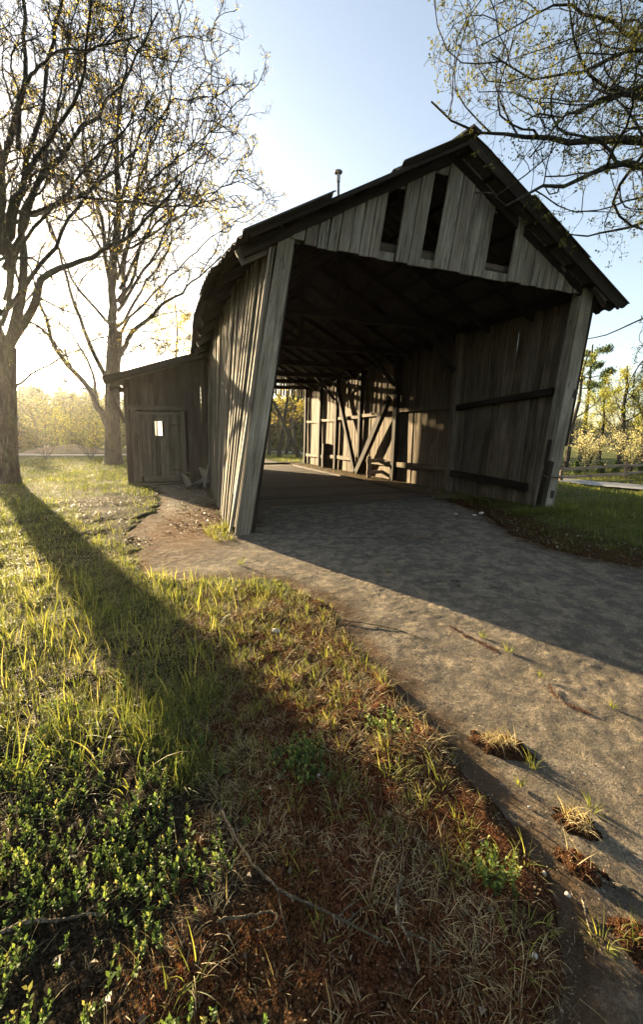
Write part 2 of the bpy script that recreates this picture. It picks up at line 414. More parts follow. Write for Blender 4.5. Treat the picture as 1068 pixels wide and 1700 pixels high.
# zones of the ground (world polygons)
def gp(*p): return [tuple(gnd(a, b)[:2]) for a, b in p]
Z_MOSS = gp((330, 975), (560, 975), (640, 1080), (780, 1260), (930, 1480), (1020, 1900), (200, 1900), (240, 1640), (300, 1520), (345, 1330), (300, 1250), (330, 1150), (300, 1050))
Z_HERB = gp((-40, 1250), (130, 1235), (300, 1260), (345, 1340), (350, 1450), (300, 1560), (230, 1700), (200, 1900), (-160, 1900))
Z_TALL = [(-3.6, 1.0), (-.55, 1.0), (-.45, 1.9), (-.55, 2.6), (-1.0, 3.15), (-1.7, 3.45), (-2.4, 4.6), (-3.4, 5.6), (-6, 6.5), (-9, 3)]
Z_RED = gp((420, 1100), (640, 1120), (760, 1290), (900, 1480), (960, 1700), (600, 1700), (560, 1480), (430, 1250))
Z_CHIP = [(-2.3, 4.4), (-2.9, 5.8), (-3.9, 8.0), (-4.9, 8.6), (-5.0, 7.2), (-3.6, 5.4), (-2.7, 4.2)]
def in_zone(x, y, poly, soft=.1):
    return 1-sstep(-soft, soft, sdist(x, y, poly)+soft*.8*(fbm(x*6, y*6, 3)-.5)*4)

X = axis(-3.4, 3.4, .016, -1500, 1500); Y = axis(.25, 5.2, .016, -120, 2500)
gx, gy, GF = gridmesh(X, Y); gd = asd(gx, gy); gz = terr(gx, gy, gd)
cg = np.zeros((len(gx), 4)); cg[:, 3] = 1
n1 = fbm(gx*1.4, gy*1.4, 4); n2 = fbm(gx*7, gy*7, 4)
green = np.stack([.075+.05*n2, .085+.045*n2, .025+.01*n2], -1)
straw = np.array([.15, .115, .06]); moss = np.array([.10, .048, .02]); red = np.array([.10, .034, .016]); soil = np.array([.06, .044, .028])
def mixc(a, b, w): return a*(1-w[:, None])+b*w[:, None]
c = mixc(green, np.broadcast_to(soil*.8, green.shape), 1-sstep(1.6, 3.0, np.hypot(gx, gy)))
c = mixc(c, np.broadcast_to(straw, green.shape), sstep(.5, .68, n1)*.55)
c = mixc(c, np.broadcast_to(soil, c.shape), in_zone(gx, gy, Z_TALL, .3)*.6)
c = mixc(c, np.broadcast_to(moss, c.shape), in_zone(gx, gy, Z_MOSS, .12)*sstep(.25, .5, n2+.1))
c = mixc(c, np.broadcast_to(red, c.shape), in_zone(gx, gy, Z_RED, .12)*sstep(.35, .6, n1+.15)*.9)
c = mixc(c, np.broadcast_to(soil*.6, c.shape), in_zone(gx, gy, Z_HERB, .08)*.8)
c = mixc(c, np.broadcast_to(soil, c.shape), in_zone(gx, gy, Z_CHIP, .3)*.85)
c = mixc(c, np.broadcast_to(moss*.7, c.shape), (1-sstep(.3, 1.2, gd))*sstep(1.8, 2.4, gx)*(gy < 9)*.95)
c = mixc(c, np.broadcast_to(soil*.8, c.shape), (1-sstep(1.3, 3.2, np.hypot(gx, gy)))*(1-np.maximum(in_zone(gx, gy, Z_MOSS, .1), in_zone(gx, gy, Z_HERB, .1)))*.9)
far = sstep(14, 60, np.hypot(gx, gy))
c = mixc(c, np.broadcast_to(np.array([.13, .14, .04]), c.shape), far*.7)
s_, t_ = st(gx, gy); ins = ((s_ > -.2) & (s_ < 6) & (t_ > 1.6) & (t_ < 16)).astype(float)
c = mixc(c, np.broadcast_to(np.array([.20, .155, .10]), c.shape), ins)
cg[:, :3] = c
ground = mk('ground', np.stack([gx, gy, gz], -1), GF, M_ground, smooth=True, colr=cg)
tag(ground, kind='structure')

# asphalt apron
X = axis(-2.6, 4.6, .015, -6.2, 13, 1.03); Y = axis(.3, 4.6, .013, -2, 28, 1.02)
ax_, ay_, AF = gridmesh(X, Y); ad = asd(ax_, ay_)
az_ = asz(ax_, ay_)
az_ = np.where(ad > 0, az_-.15*np.clip(ad, 0, 1), az_)
keep = (ad[AF].min(1) < .10)
ca = np.zeros((len(ax_), 4)); ca[:, 3] = 1
q1 = gnd(312, 872)
ca[:, 0] = np.clip(1.5-np.hypot((ax_-q1[0])*1.5, (ay_-q1[1])*.7)/1.2, 0, 1)+.55*(1-sstep(.02, .16, -ad))
q2 = gnd(700, 890)
ca[:, 0] += .45*np.clip(1-np.hypot((ax_-q2[0])*1.2, (ay_-q2[1])*3)/.8, 0, 1)
ca[:, 1] = .5*sstep(2.2, 3.2, ax_)*(1-sstep(.1, .9, -ad))+.8*(1-sstep(.0, .35, -ad))*sstep(.3, .6, fbm(ax_*5, ay_*5, 3))+.8*in_zone(ax_, ay_, Z_CHIP, .3)
used = np.zeros(len(ax_), bool); used[AF[keep].ravel()] = True; idx = np.cumsum(used)-1
asphalt = mk('asphalt_pavement', np.stack([ax_, ay_, az_], -1)[used], idx[AF[keep]], M_asph, smooth=True, colr=np.clip(ca[used], 0, 1))
tag(asphalt, kind='structure')

# village road on the right and dirt track on the left
def ribbon(name, pts, w, mat, lift, n=60, colr=False):
    pts = np.array(pts, float); u = np.linspace(0, len(pts)-1, n); P = np.stack([np.interp(u, range(len(pts)), pts[:, k]) for k in range(2)], -1)
    for _ in range(8): P[1:-1] = (P[:-2]+P[2:]+2*P[1:-1])/4
    T = np.gradient(P, axis=0); T /= np.linalg.norm(T, axis=1)[:, None]; N = np.stack([-T[:, 1], T[:, 0]], -1)
    V = []; K = 9
    for i in range(n):
        e = w*(1+.06*math.sin(i*1.7)+.05*math.sin(i*.6))
        for j in range(K):
            q = P[i]+N[i]*e*(j/(K-1)-.5); V.append((q[0], q[1], 0))
    V = np.array(V); V[:, 2] = terr(V[:, 0], V[:, 1])+lift
    F = [(i*K+j, (i+1)*K+j, (i+1)*K+j+1, i*K+j+1) for i in range(n-1) for j in range(K-1)]
    ca = np.zeros((len(V), 4)); ca[:, 3] = 1
    return tag(mk(name, V, F, mat, smooth=True, colr=ca), kind='structure')
def gr(x, y, z): return gnd(x, y, z)[:2]
r1, r2 = gr(924, 798, -.52), gr(1068, 810.5, -.52); dr = (r2-r1)/np.linalg.norm(r2-r1)
M_road = m_simple('worn_road', (.25, .235, .21), .95, 0, 9, .2)
ribbon('road', [r1-dr*60, r1-dr*30, r1-dr*10, r1, r2, r2+dr*12], 1.9, M_road, .07, 120)
M_track = m_simple('dirt_track', (.30, .25, .19), .95, 0, 4, .25)
ribbon('dirt_track', [gr(-500, 760, 0), gr(-200, 758, 0), gr(0, 756, 0), gr(120, 757, 0), gr(230, 757, 0), gr(330, 757, 0)], 4.2, M_track, .10, 80)


# ================================================================== BARN
barn = empty('wooden_barn', B(2.7, 7.5, 0), 'large grey drive-through barn leaning right, corrugated roof, board gable with three gaps', 'barn')
RS0, RH0, ESL, ESR = 2.23, 5.44, -.58, 5.80        # ridge place and height, eave places
def rh(s): return RH0-(RS0-s)*(RH0-3.64)/(RS0-ESL) if s < RS0 else RH0-(s-RS0)*(RH0-3.64)/(ESR-RS0)
def Bv(s0, s1, t, h): v = B(s1, t, h)-B(s0, t, h); return v
# --- side walls
def side_wall(name, sfix, t0, t1, gap, out, mat, htop, layered):
    mb = MB(); t = t0
    while t < t1:
        w = rng.uniform(.11, .24) if not layered else rng.uniform(.10, .19)
        dz = rng.uniform(-.012, .012); tc = t+w/2; h0 = rng.uniform(.0, .10) if layered else rng.uniform(-.06, .02)
        tl = rng.normal(0, .012 if layered else .003); slit = (not layered) and t > 1.2 and rng.random() < .10
        p0 = B(sfix+dz, tc, h0); p1 = B(sfix+dz+rng.normal(0, .006), tc+tl*2, htop+rng.uniform(-.02, .04))
        fr = rng.random() < .12
        def path(f, sfix=sfix, dz=dz, tc=tc, h0=h0, tl=tl, ht=htop): return B(sfix+dz+.012*math.sin(f*5+tc*3), tc+tl*2*f, h0+(ht-h0)*f)
        mb.beam(p0, p1, DD, w-(.012 if slit else rng.uniform(gap[0], gap[1])), .026, 6, .004, path=path)
        if layered and rng.random() < .85:
            bw = rng.uniform(.045, .085); tb = t+rng.normal(0, .01)
            def pb(f, tb=tb, q=rng.uniform(.0, .03)): return B(sfix+out*(.035+q)+.012*math.sin(f*4+tb*5), tb, .02+(htop-.02)*f)
            mb.beam(pb(0), pb(1), DD, bw, .03, 6, .003, path=pb)
        if rng.random() < (.35 if layered else .12):
            hb = rng.uniform(.3, 1.6)
            def pc(f, tb=t+w*.5, q=hb): return B(sfix+out*.03, tb, q+(htop-q)*f)
            mb.beam(pc(0), pc(1), DD, rng.uniform(.08, .14), .024, 5, path=pc)
        t += w
    return mb.build('side_wall', mat, barn)
lw = side_wall('l', -.09, .02, 15.3, (-.02, .0), -1, M_wall, 3.72, True)
lw['label'] = 'left side wall of overlapping narrow boards'
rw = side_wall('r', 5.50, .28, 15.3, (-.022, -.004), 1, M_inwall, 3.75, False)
rw['label'] = 'right side wall of wide upright boards with slits of light'
# outer cladding strip by the right front corner
mb = MB()
for k, (t0, w, h0) in enumerate(((.12, .17, .9), (.12, .16, 1.2))):
    mb.beam(B(5.555+.03*k, t0, h0+.4), B(5.555+.03*k, t0, 3.7), DD, w, .028, 5, .004)
mb.beam(B(5.515, -.05, 1.15), B(5.515, -.05, 3.75), FD, .085, .06, 5, .003)
mb.build('corner_board', M_in, barn)
# --- posts
def post(s, t, h0, h1, ws, wt, mat, label=None):
    mb = MB(); p = lambda f: B(s, t, h0+(h1-h0)*f)
    mb.beam(p(0), p(1), FD, ws, wt, 6, .004, path=p); o = mb.build('post', mat, barn)
    if label: o['label'] = label
    return o
post(.02, -.03, -.05, 3.98, .21, .06, M_post, 'pale front corner post beside the shed side')
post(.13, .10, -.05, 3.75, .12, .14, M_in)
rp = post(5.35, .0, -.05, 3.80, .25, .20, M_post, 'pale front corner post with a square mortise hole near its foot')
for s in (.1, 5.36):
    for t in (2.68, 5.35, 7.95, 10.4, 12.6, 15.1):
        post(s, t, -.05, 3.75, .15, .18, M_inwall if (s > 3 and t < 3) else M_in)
post(5.3, 11.6, -.02, 1.1, .3, .22, M_in)
# mortise hole: thin dark block on the front post's face stands in for its shade
mb = MB(); mb.beam(B(5.38, -.104, .22), B(5.38, -.104, .36), FD, .075, .01); mb.build('mortise', M_hole_shade, barn); mb = MB(); mb.beam(B(5.44, -.104, 1.98), B(5.46, -.104, 2.12), FD, .07, .01)
mb.build('mortise', M_hole_shade, barn)
mb = MB(); mb.tube([B(4.98, -.17, .66), B(5.1, -.16, .60), B(5.3, -.115, .60), B(5.55, -.115, .57)], .013, 6); mb.build('iron_strap', M_rust, barn)
mb = MB(); mb.beam(B(5.15, -.10, .0), B(5.15, -.12, .88), FD, .11, .09, 3, .006); mb.beam(B(5.19, -.02, .8), B(5.2, -.02, 1.25), FD, .03, .05); mb.build('short_stake', M_in, barn)
# --- rails along the inside of the right wall, plates
def rail(p0, p1, w=.13, th=.07, mat=M_inwall, sc=1):
    mb = MB(); mb.beam(p0, p1, UP, w, th, 5, .012); return mb.build('rail', mat, barn)
rail(B(5.36, .2, 2.13), B(5.36, 2.6, 2.02), .12, .09, M_in); rail(B(5.34, .42, .36), B(5.36, 2.62, .46), .15, .10, M_in)
for a, b in ((2.75, 5.3), (5.4, 7.9), (8.0, 10.3), (10.5, 12.5), (12.7, 15.0)):
    rail(B(5.38, a, 2.1+rng.normal(0, .02)), B(5.38, b, 2.15+rng.normal(0, .02)), .11, .08)
    rail(B(5.38, a, .55+rng.normal(0, .03)), B(5.38, b, .5+rng.normal(0, .03)), .15, .08)
for s in (.1, 5.36):
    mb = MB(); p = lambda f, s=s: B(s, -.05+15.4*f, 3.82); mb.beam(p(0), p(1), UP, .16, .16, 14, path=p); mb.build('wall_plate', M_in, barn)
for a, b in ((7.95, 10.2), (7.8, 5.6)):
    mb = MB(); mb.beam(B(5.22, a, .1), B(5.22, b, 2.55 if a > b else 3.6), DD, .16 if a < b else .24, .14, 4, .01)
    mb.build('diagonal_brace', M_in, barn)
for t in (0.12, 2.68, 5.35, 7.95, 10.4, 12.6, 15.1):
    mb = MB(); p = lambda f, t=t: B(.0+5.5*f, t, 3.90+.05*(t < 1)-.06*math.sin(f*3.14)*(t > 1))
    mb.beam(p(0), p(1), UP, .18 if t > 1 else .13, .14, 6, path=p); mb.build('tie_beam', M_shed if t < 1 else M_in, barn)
for s in (.2, 5.25):
    for t in (2.68, 5.35, 10.4):
        sg = 1 if s < 3 else -1
        mb = MB(); mb.beam(B(s, t, 2.9), B(s+sg*.95, t, 3.85), FD, .1, .1); mb.build('knee_brace', M_in, barn)
# rafters
TT = -.28
ts = [-.05]+list(np.arange(.95, 15.6, .98))
for t in ts:
    for sd, es in ((-1, ESL+.06), (1, ESR-.06)):
        mb = MB(); mb.beam(B(RS0, t, rh(RS0)-.16), B(es, t, 3.64-.12), UP, .13, .07, 3, .004); mb.build('rafter', M_in, barn)
# purlins/battens under the sheets
mb = MB()
for s in list(np.linspace(ESL+.12, RS0-.1, 7))+list(np.linspace(RS0+.1, ESR-.12, 8)):
    p = lambda f, s=s: B(s, TT+.02+15.9*f, rh(s)-.075); mb.beam(p(0), p(1), FD, .07, .035, 16, path=p)
mb.build('roof_batten', M_in, barn)
# inner roof trusses seen in the dark
for t in (2.68, 5.35, 7.95, 10.4, 12.6):
    mb = MB(); mb.beam(B(RS0, t, 3.9), B(RS0, t, rh(RS0)-.2), FD, .12, .12); mb.build('king_post', M_in, barn)
# barge boards along the gable edge
mb = MB(); mb.beam(B(RS0-.02, TT-.03, rh(RS0)-.12), B(ESR-.02, TT-.03, 3.64-.12), UP, .11, .035, 5, .005); mb.build('barge_board', M_in, barn)
mb = MB(); mb.beam(B(RS0+.02, TT-.03, rh(RS0)-.075), B(ESL+.05, TT-.03, rh(ESL+.05)-.07), UP, .045, .03, 5, .003); mb.build('barge_board', M_in, barn)
mb = MB(); mb.beam(B(.25, .04, rh(.25)-.20), B(ESL+.06, .02, 3.64-.16), UP, .19, .04, 3, .005); mb.build('barge_board', M_wall, barn)
mb = MB(); mb.beam(B(5.35, TT+.12, 3.88), B(ESR-.1, TT+.12, 3.62), UP, .2, .05, 2, .004); mb.build('barge_board', M_wall, barn)
# roof sheets
def sheets(name, side):
    V = []; F = []; n0 = 0; es = ESL if side < 0 else ESR
    rows = [(-.03, .36), (.33, .70), (.66, 1.03)]
    for ri, (u0, u1) in enumerate(rows):
        t = {-1: (-.40, -.30, -.44), 1: (-.34, -.42, -.36)}[side][ri]; bump = {-1: (.01, .0, .025), 1: (.01, .015, .02)}[side][ri]
        while t < 15.7:
            wd = 1.06; m = 49; tj = t+rng.normal(0, .008); dz = bump+rng.uniform(-.006, .018)+.012*(2-ri); sk = rng.normal(0, .012)
            k = 5; lo = rng.normal(0, .012)
            for layer in (0, 1):
                for i in range(k):
                    u = u0+(u1-u0+lo)*i/(k-1); s = RS0+(es-RS0)*u; hb = rh(s) if u >= 0 else rh(RS0)+.02
                    for j in range(m):
                        tt = tj+wd*j/(m-1); z = .024*math.cos(tt/.177*2*math.pi)
                        p = B(s+sk*(j/(m-1)-.5), tt, hb)+UP*(z-.05+dz+(.010 if layer else 0)); V.append(p)
            q = np.arange(2*k*m).reshape(2, k, m)+n0
            for layer in (0, 1):
                a = q[layer]; f = np.stack([a[:-1, :-1], a[1:, :-1], a[1:, 1:], a[:-1, 1:]], -1).reshape(-1, 4); F.append(f if layer == 0 else f[:, ::-1])
            for (e0, e1) in ((q[0][0], q[1][0]), (q[0][-1], q[1][-1]), (q[0][:, 0], q[1][:, 0]), (q[0][:, -1], q[1][:, -1])):
                F.append(np.stack([e0[:-1], e0[1:], e1[1:], e1[:-1]], -1))
            n0 += 2*k*m; t += 1.0
    return mk('roof', np.array(V), np.concatenate(F), M_roof, barn, smooth=True)
rl = sheets('l', -1); rl['label'] = 'left roof slope of weathered corrugated sheets with a stepped front edge'
rr_ = sheets('r', 1); rr_['label'] = 'right roof slope of mossy corrugated sheets'
mb = MB()
for k in range(15):
    t = -.40+k*1.1; mb.beam(B(RS0-.0, t, rh(RS0)+.02), B(RS0, t+1.12, rh(RS0)+.02+.01*(k % 2)), FD, .2, .03, 1)
mb.build('ridge_cap', M_roof, barn)
# gable boards (openings left free)
def gable_board(mb, s0, s1, h0, ha, hb, off=0, t=-.06):
    """upright board with a level foot and a raked top, slightly cupped and twisted"""
    g0 = rng.uniform(.007, .014); s0 += g0; s1 -= g0; n = 5; b = mb.n; ph = rng.random(3)*6.28; uo = rng.random(2)*37; rv = rng.random(); w = s1-s0
    for i in range(n+1):
        f = i/n; d = .005*math.sin(ph[0]+f*3); ws = .002*math.sin(ph[1]+f*5)
        for s_, hh, tt in ((s0, ha, 0), (s1, hb, 0), (s1, hb, .026), (s0, ha, .026)):
            mb.V.append(B(s_+ws, t+off+tt-.013+d+(rng.normal(0, .0004)), h0+(hh-h0)*f))
    mb.n += 4*(n+1)
    for i in range(n):
        a = b+4*i; c = a+4; v0 = uo[1]+i*(ha-h0)/n; v1 = uo[1]+(i+1)*(ha-h0)/n
        for k, ww in ((0, w), (1, .03), (2, w), (3, .03)):
            k2 = (k+1) % 4; mb.F.append((a+k, a+k2, c+k2, c+k)); mb.Rn.append(rv); u0 = uo[0]+k*.7
            mb.U += [(u0, v0), (u0+ww, v0), (u0+ww, v1), (u0, v1)]
    e = b+4*n
    for f in ((b+3, b+2, b+1, b), (e, e+1, e+2, e+3)):
        mb.F.append(f); mb.Rn.append(rv); mb.U += [(uo[0], 0), (uo[0]+w, 0), (uo[0]+w, .03), (uo[0], .03)]
mb = MB(); s = .06; holes = ((1.39, 1.64), (2.07, 2.29), (3.22, 3.66)); i = 0
edges = [.06]
segs = [(.06, 1.32, 8), (1.57, 1.98, 2), (2.21, 3.13, 4), (3.58, 4.34, 5), (4.34, 5.36, 8)]
for a, b, n in segs:
    ww = rng.uniform(.8, 1.2, n); ww = ww/ww.sum()*(b-a); x = a
    for w in ww:
        h0 = 3.73+rng.uniform(-.012, .012)+(.05 if b <= 1.39 and x < .2 else 0)
        gable_board(mb, x, x+w, h0, rh(x)-.045, rh(x+w)-.045, rng.uniform(-.008, .008)); x += w
o = mb.build('gable', M_gable, barn); o['label'] = 'front gable of wide silver-grey boards with three open gaps'
mb = MB()
for a, b, h in ((1.31, 1.58, 4.72), (1.97, 2.23, 5.05), (3.12, 3.60, 4.72)):
    mb = MB(); gable_board(mb, a, b, h, rh(a)-.045, rh(b)-.045, .035); mb.build('gable_infill', M_gable, barn)
for a, b in ((1.31, 1.58), (1.97, 2.23), (3.12, 3.60)):
    mb = MB(); gable_board(mb, a, b, 3.735, 3.85, 3.85, .03); mb.build('opening_sill', M_gable, barn)
# rear gable: slats with light between
mb = MB(); x = .05
while x < 5.35:
    w = rng.uniform(.09, .15); gable_board(mb, x, x+w, 3.45+rng.uniform(-.03, .03), rh(x)-.12, rh(x+w)-.12, 0, 15.28); x += w+rng.uniform(.01, .035)
mb.build('rear_gable', M_wall, barn)
mb = MB()
for k in range(4): mb.beam(B(.10+.15*k, 15.3, .05), B(.10+.15*k, 15.3, 3.5), FD, .145, .026, 4, .004)
mb.build('rear_sun_baffle', M_wall, barn)  # added boards that narrow the sunlit patch on the right wall
# vent pipe
pv = B(.72, 1.2, rh(.72)-.15)
pc = at(562, 300, 6.4)
q = B(.45, .9, 4.2)
vx = at(562, 318, 7.6); mb = MB(); mb.tube([vx-UP*.35, vx+UP*.30], .028, 10); vp = mb.build('vent_pipe', M_tin, barn, True)
mb = MB(); mb.tube([vx+UP*.33, vx+UP*.345, vx+UP*.36, vx+UP*.40], [.075, .078, .05, .005], 12); mb.tube([vx+UP*.17, vx+UP*.29], .036, 10)
mb.build('pipe_cap', M_tin, vp)
# floor
mb = MB(); t = 1.75; k = 0
while t < 13.6:
    w = rng.uniform(.16, .22); a = .5+rng.uniform(-.03, .03); b = 4.25+rng.uniform(-.04, .04)
    if t < 3: a -= .0; b += .0
    z = .012+rng.uniform(-.003, .003)
    mb.beam(FL+FD*a+DD*(t+w/2)+UP*z, FL+FD*b+DD*(t+w/2)+UP*(z+rng.normal(0, .002)), DD, w-.008, .035, 4, .002); t += w
mb.build('plank_floor', M_floor, barn)
mb = MB()
for s, z in ((.45, .03), (4.33, .04)): mb.beam(FL+FD*s+DD*1.80+UP*z, FL+FD*s+DD*13.7+UP*z, FD, .1, .08, 10, .006)
mb.build('floor_curb', M_floor, barn)
mb = MB(); mb.beam(FL+FD*-.02+DD*15.9+UP*.03, FL+FD*5.3+DD*15.9+UP*.03, DD, .25, .08, 4, .01); mb.build('rear_sill', M_in, barn)

# ================================================================== SHED
T0, T1, S0 = 6.67, 10.3, -2.29
def Q(s, t, h): return FL+FD*s+DD*t+UP*h
shed = empty('lean_to_shed', Q(-1.2, 8.4, 0), 'low brown board lean-to shed with sloping roof against the left side of the barn', 'shed')
def sr(s): return 2.78+(s+2.75)/2.65*.88      # roof underside height
mb = MB(); s = S0
while s < -.12:
    w = rng.uniform(.10, .17)
    a, b = s, min(s+w, -.1); indoor = not (b < -2.14 or a > -.78)
    mb.beam(Q((a+b)/2, T0, 2.18 if indoor else .05), Q((a+b)/2, T0, sr((a+b)/2)-.02), FD, b-a-rng.uniform(.003, .012), .024, 3, .003)
    s += w
mb.beam(Q(-1.62, T0-.025, 2.22), Q(-1.62, T0-.025, 2.85), FD, .12, .02)
mb.build('front_wall', M_shed, shed)
mb = MB(); t = T0+.02
while t < T1:
    w = rng.uniform(.11, .17); sun_gap = 7.95 < t+w/2 < 9.0  # gap added in the unseen wall so sun reaches the door pane
    if sun_gap:
        mb.beam(Q(S0, t+w/2, .05), Q(S0, t+w/2, 1.45), DD, w-.006, .024); mb.beam(Q(S0, t+w/2, 2.35), Q(S0, t+w/2, sr(S0)), DD, w-.006, .024)
    else: mb.beam(Q(S0, t+w/2, .05), Q(S0, t+w/2, sr(S0)), DD, w-.006, .024)
    t += w
mb.build('end_wall', M_shed, shed)
mb = MB(); s = S0
while s < -.15:
    w = .16; mb.beam(Q(s+.08, T1, .05), Q(s+.08, T1, sr(s)), FD, w-.006, .024); s += w
mb.build('back_wall', M_shed, shed)
mb = MB()
for k in range(17):
    a, b = -2.72+k*.16, -2.72+(k+1)*.16
    mb.beam(Q((a+b)/2, T0-.50, sr((a+b)/2)+.06+.01*(k % 2)), Q((a+b)/2, T1+.3, sr((a+b)/2)+.06+.01*(k % 2)), FD, .165, .028, 6, .006)
o = mb.build('shed_roof', M_roof, shed)
mb = MB()
for t in (T0-.42, T0+.3, T0+1.4, T0+2.5, T1+.1): mb.beam(Q(-2.66, t, sr(-2.66)-.03), Q(-.18, t, sr(-.18)-.03), UP, .12, .06, 3, .004)
mb.build('roof_joist', M_shed, shed)
mb = MB(); mb.beam(Q(-2.70, T0-.53, sr(-2.70)+.0), Q(-.16, T0-.53, sr(-.16)+.0), UP, .19, .026, 4, .005); mb.build('fascia_board', M_in, shed)
mb = MB(); mb.beam(Q(S0-.02, T0-.02, 1.75), Q(-2.62, T0-.30, 2.62), FD, .07, .07); mb.build('eave_brace', M_shed, shed)
for a in (S0+.03,):
    mb = MB(); mb.beam(Q(a, T0-.035, .03), Q(a, T0-.035, 2.7), FD, .10, .04, 3, .002); mb.build('corner_trim', M_shed, shed)
M_door = wood('grey_door_boards', (.085, .07, .05), (.14, .118, .088), (.20, .17, .13), bumpk=.5)
for s0, s1, h0, h1 in ((-2.10, -2.10, .03, 2.10), (-.82, -.82, .0, 2.10)):
    mb = MB(); mb.beam(Q(s0, T0-.035, h0), Q(s1, T0-.035, h1), FD, .12, .05, 3, .003); mb.build('door_jamb', M_door, shed)
mb = MB(); mb.beam(Q(-2.20, T0-.04, 2.165), Q(-.72, T0-.04, 2.165), UP, .12, .07, 3, .004); mb.build('door_lintel', M_door, shed)
mb = MB(); mb.beam(Q(-2.1, T0-.04, .035), Q(-.8, T0-.04, .035), DD, .14, .04); mb.build('door_threshold', M_door, shed)
mb = MB(); x = -2.03
while x < -.90:
    w = min(.118, -.885-x); xc = x+w/2
    if -1.60 < xc < -1.33:
        mb.beam(Q(xc, T0-.03, .25), Q(xc, T0-.03, 1.40), FD, w-.005, .026, 2); mb.beam(Q(xc, T0-.03, 1.80), Q(xc, T0-.03, 1.98), FD, w-.005, .026)
    else: mb.beam(Q(xc, T0-.03, .25), Q(xc, T0-.03, 1.98), FD, w-.005, .026, 2, .001)
    x += w
mb.beam(Q(-1.9, T0-.05, .17), Q(-.95, T0-.05, .17), UP, .17, .026); mb.beam(Q(-2.03, T0-.05, 2.02), Q(-.89, T0-.05, 2.02), UP, .08, .026)
for x in (-1.98, -.925): mb.beam(Q(x, T0-.05, .09), Q(x, T0-.05, 1.98), FD, .09, .024)
door = mb.build('door', M_door, shed)
mb = MB(); W0, W1 = -1.61, -1.35
for x in (W0+.01, W1-.01): mb.beam(Q(x, T0-.045, 1.39), Q(x, T0-.045, 1.81), FD, .025, .03)
mb.beam(Q(W0, T0-.046, 1.385), Q(W1, T0-.046, 1.385), UP, .03, .034); mb.beam(Q(W0, T0-.046, 1.82), Q(W1, T0-.046, 1.82), UP, .03, .034)
mb.build('window_frame', M_door, door)
mb = MB(); mb.beam(Q((W0+W1)/2, T0-.035, 1.40), Q((W0+W1)/2, T0-.035, 1.81), FD, .23, .004); mb.build('pane', M_pane, door)
mb = MB(); mb.beam(Q(-2.02, T0-.075, 1.25), Q(-2.02, T0-.075, 1.42), FD, .11, .02); mb.build('lock_plate', M_rust, door)
mb = MB(); mb.tube([Q(-1.28, T0-.05, .92), Q(-1.28, T0-.10, .95), Q(-1.28, T0-.10, 1.07), Q(-1.28, T0-.05, 1.10)], .009, 6); mb.build('handle', M_rust, door)
for h in (.42, 1.7):
    mb = MB(); mb.beam(Q(-.86, T0-.07, h), Q(-1.15, T0-.07, h), UP, .035, .006); mb.build('hinge', M_rust, door)
mb = MB(); mb.beam(Q(S0-.03, 7.95, 1.42), Q(S0-.03, 9.0, 1.42), UP, .06, .04); mb.beam(Q(S0-.03, 7.95, 2.37), Q(S0-.03, 9.0, 2.37), UP, .06, .04)
for t in (7.95, 8.475, 9.0): mb.beam(Q(S0-.03, t, 1.45), Q(S0-.03, t, 2.34), DD, .05, .04)
mb.build('added_sun_opening', M_shed, shed)  # frame of the added, unseen opening that lights the door pane

# broken plank box and loose boards by the shed corner
bx0 = Q(-.42, 5.9, .02); bx = empty('plank_box', bx0, 'tilted open box of old planks at the foot of the shed by the barn wall', 'box')
mb = MB(); e1 = FD*.86+DD*.2+UP*.34; e2 = DD*.8-FD*.3+UP*.1
e1 /= np.linalg.norm(e1); e2 /= np.linalg.norm(e2); e3 = np.cross(e1, e2); e3 *= np.sign(e3[2])
o0 = bx0+UP*.05-e1*.28
mb.beam(o0, o0+e3*.38, e2, .55, .03); mb.beam(o0+e1*.5, o0+e1*.5+e3*.36, e2, .52, .03); mb.build('side_panel', M_wall, bx)
mb = MB()
for k in range(3): mb.beam(o0+e2*(-.2+.2*k), o0+e2*(-.2+.2*k)+e1*.5, e2, .18, .025)
mb.build('bottom_panel', M_wall, bx)
def loose(i, lab, p0, p1, w, th, mat=None, cat='board'):
    mb = MB(); mid = (np.array(p0)+p1)/2; mb.beam(p0, p1, (0.3, .3, 1), w, th, 3, .006)
    o = mb.build('loose_board', mat or M_wall, None, loc=mid); tag(o, lab, cat, 'loose old boards by the barn')
loose(0, 'short grey board leaning upright against the barn wall beside the plank box', Q(-.3, 5.2, .03), Q(-.16, 5.6, .62), .1, .03)
loose(1, 'weathered board lying flat on the litter in front of the plank box', Q(-.75, 4.9, .06), Q(-.35, 5.7, .08), .09, .03)

# ================================================================== TREES
def norm(a): return a/np.maximum(np.linalg.norm(a, axis=-1, keepdims=True), 1e-9)
def resample(pts, n):
    pts = np.array(pts, float); d = np.r_[0, np.cumsum(np.linalg.norm(np.diff(pts, axis=0), axis=1))]
    u = np.linspace(0, d[-1], n); P = np.stack([np.interp(u, d, pts[:, k]) for k in range(3)], -1)
    for _ in range(max(1, n//8)): P[1:-1] = (P[:-2]+P[2:]+2*P[1:-1])/4
    return P
def tubes(P, Rr, k, g):
    """P (K,n,3), Rr (K,n) -> verts, quads"""
    K, n = P.shape[:2]; T = norm(np.gradient(P, axis=1)); ref = norm(g.normal(size=(K, 1, 3))*.2+np.array([.31, .2, .9]))
    a = norm(np.cross(T, np.broadcast_to(ref, T.shape))); b = np.cross(T, a)
    th = np.arange(k)*2*math.pi/k
    V = P[:, :, None]+Rr[:, :, None, None]*(a[:, :, None]*np.cos(th)[:, None]+b[:, :, None]*np.sin(th)[:, None])
    i = np.arange(K*n*k).reshape(K, n, k); j = np.roll(i, -1, axis=2)
    F = np.stack([i[:, :-1], j[:, :-1], j[:, 1:], i[:, 1:]], -1).reshape(-1, 4)
    return V.reshape(-1, 3), F
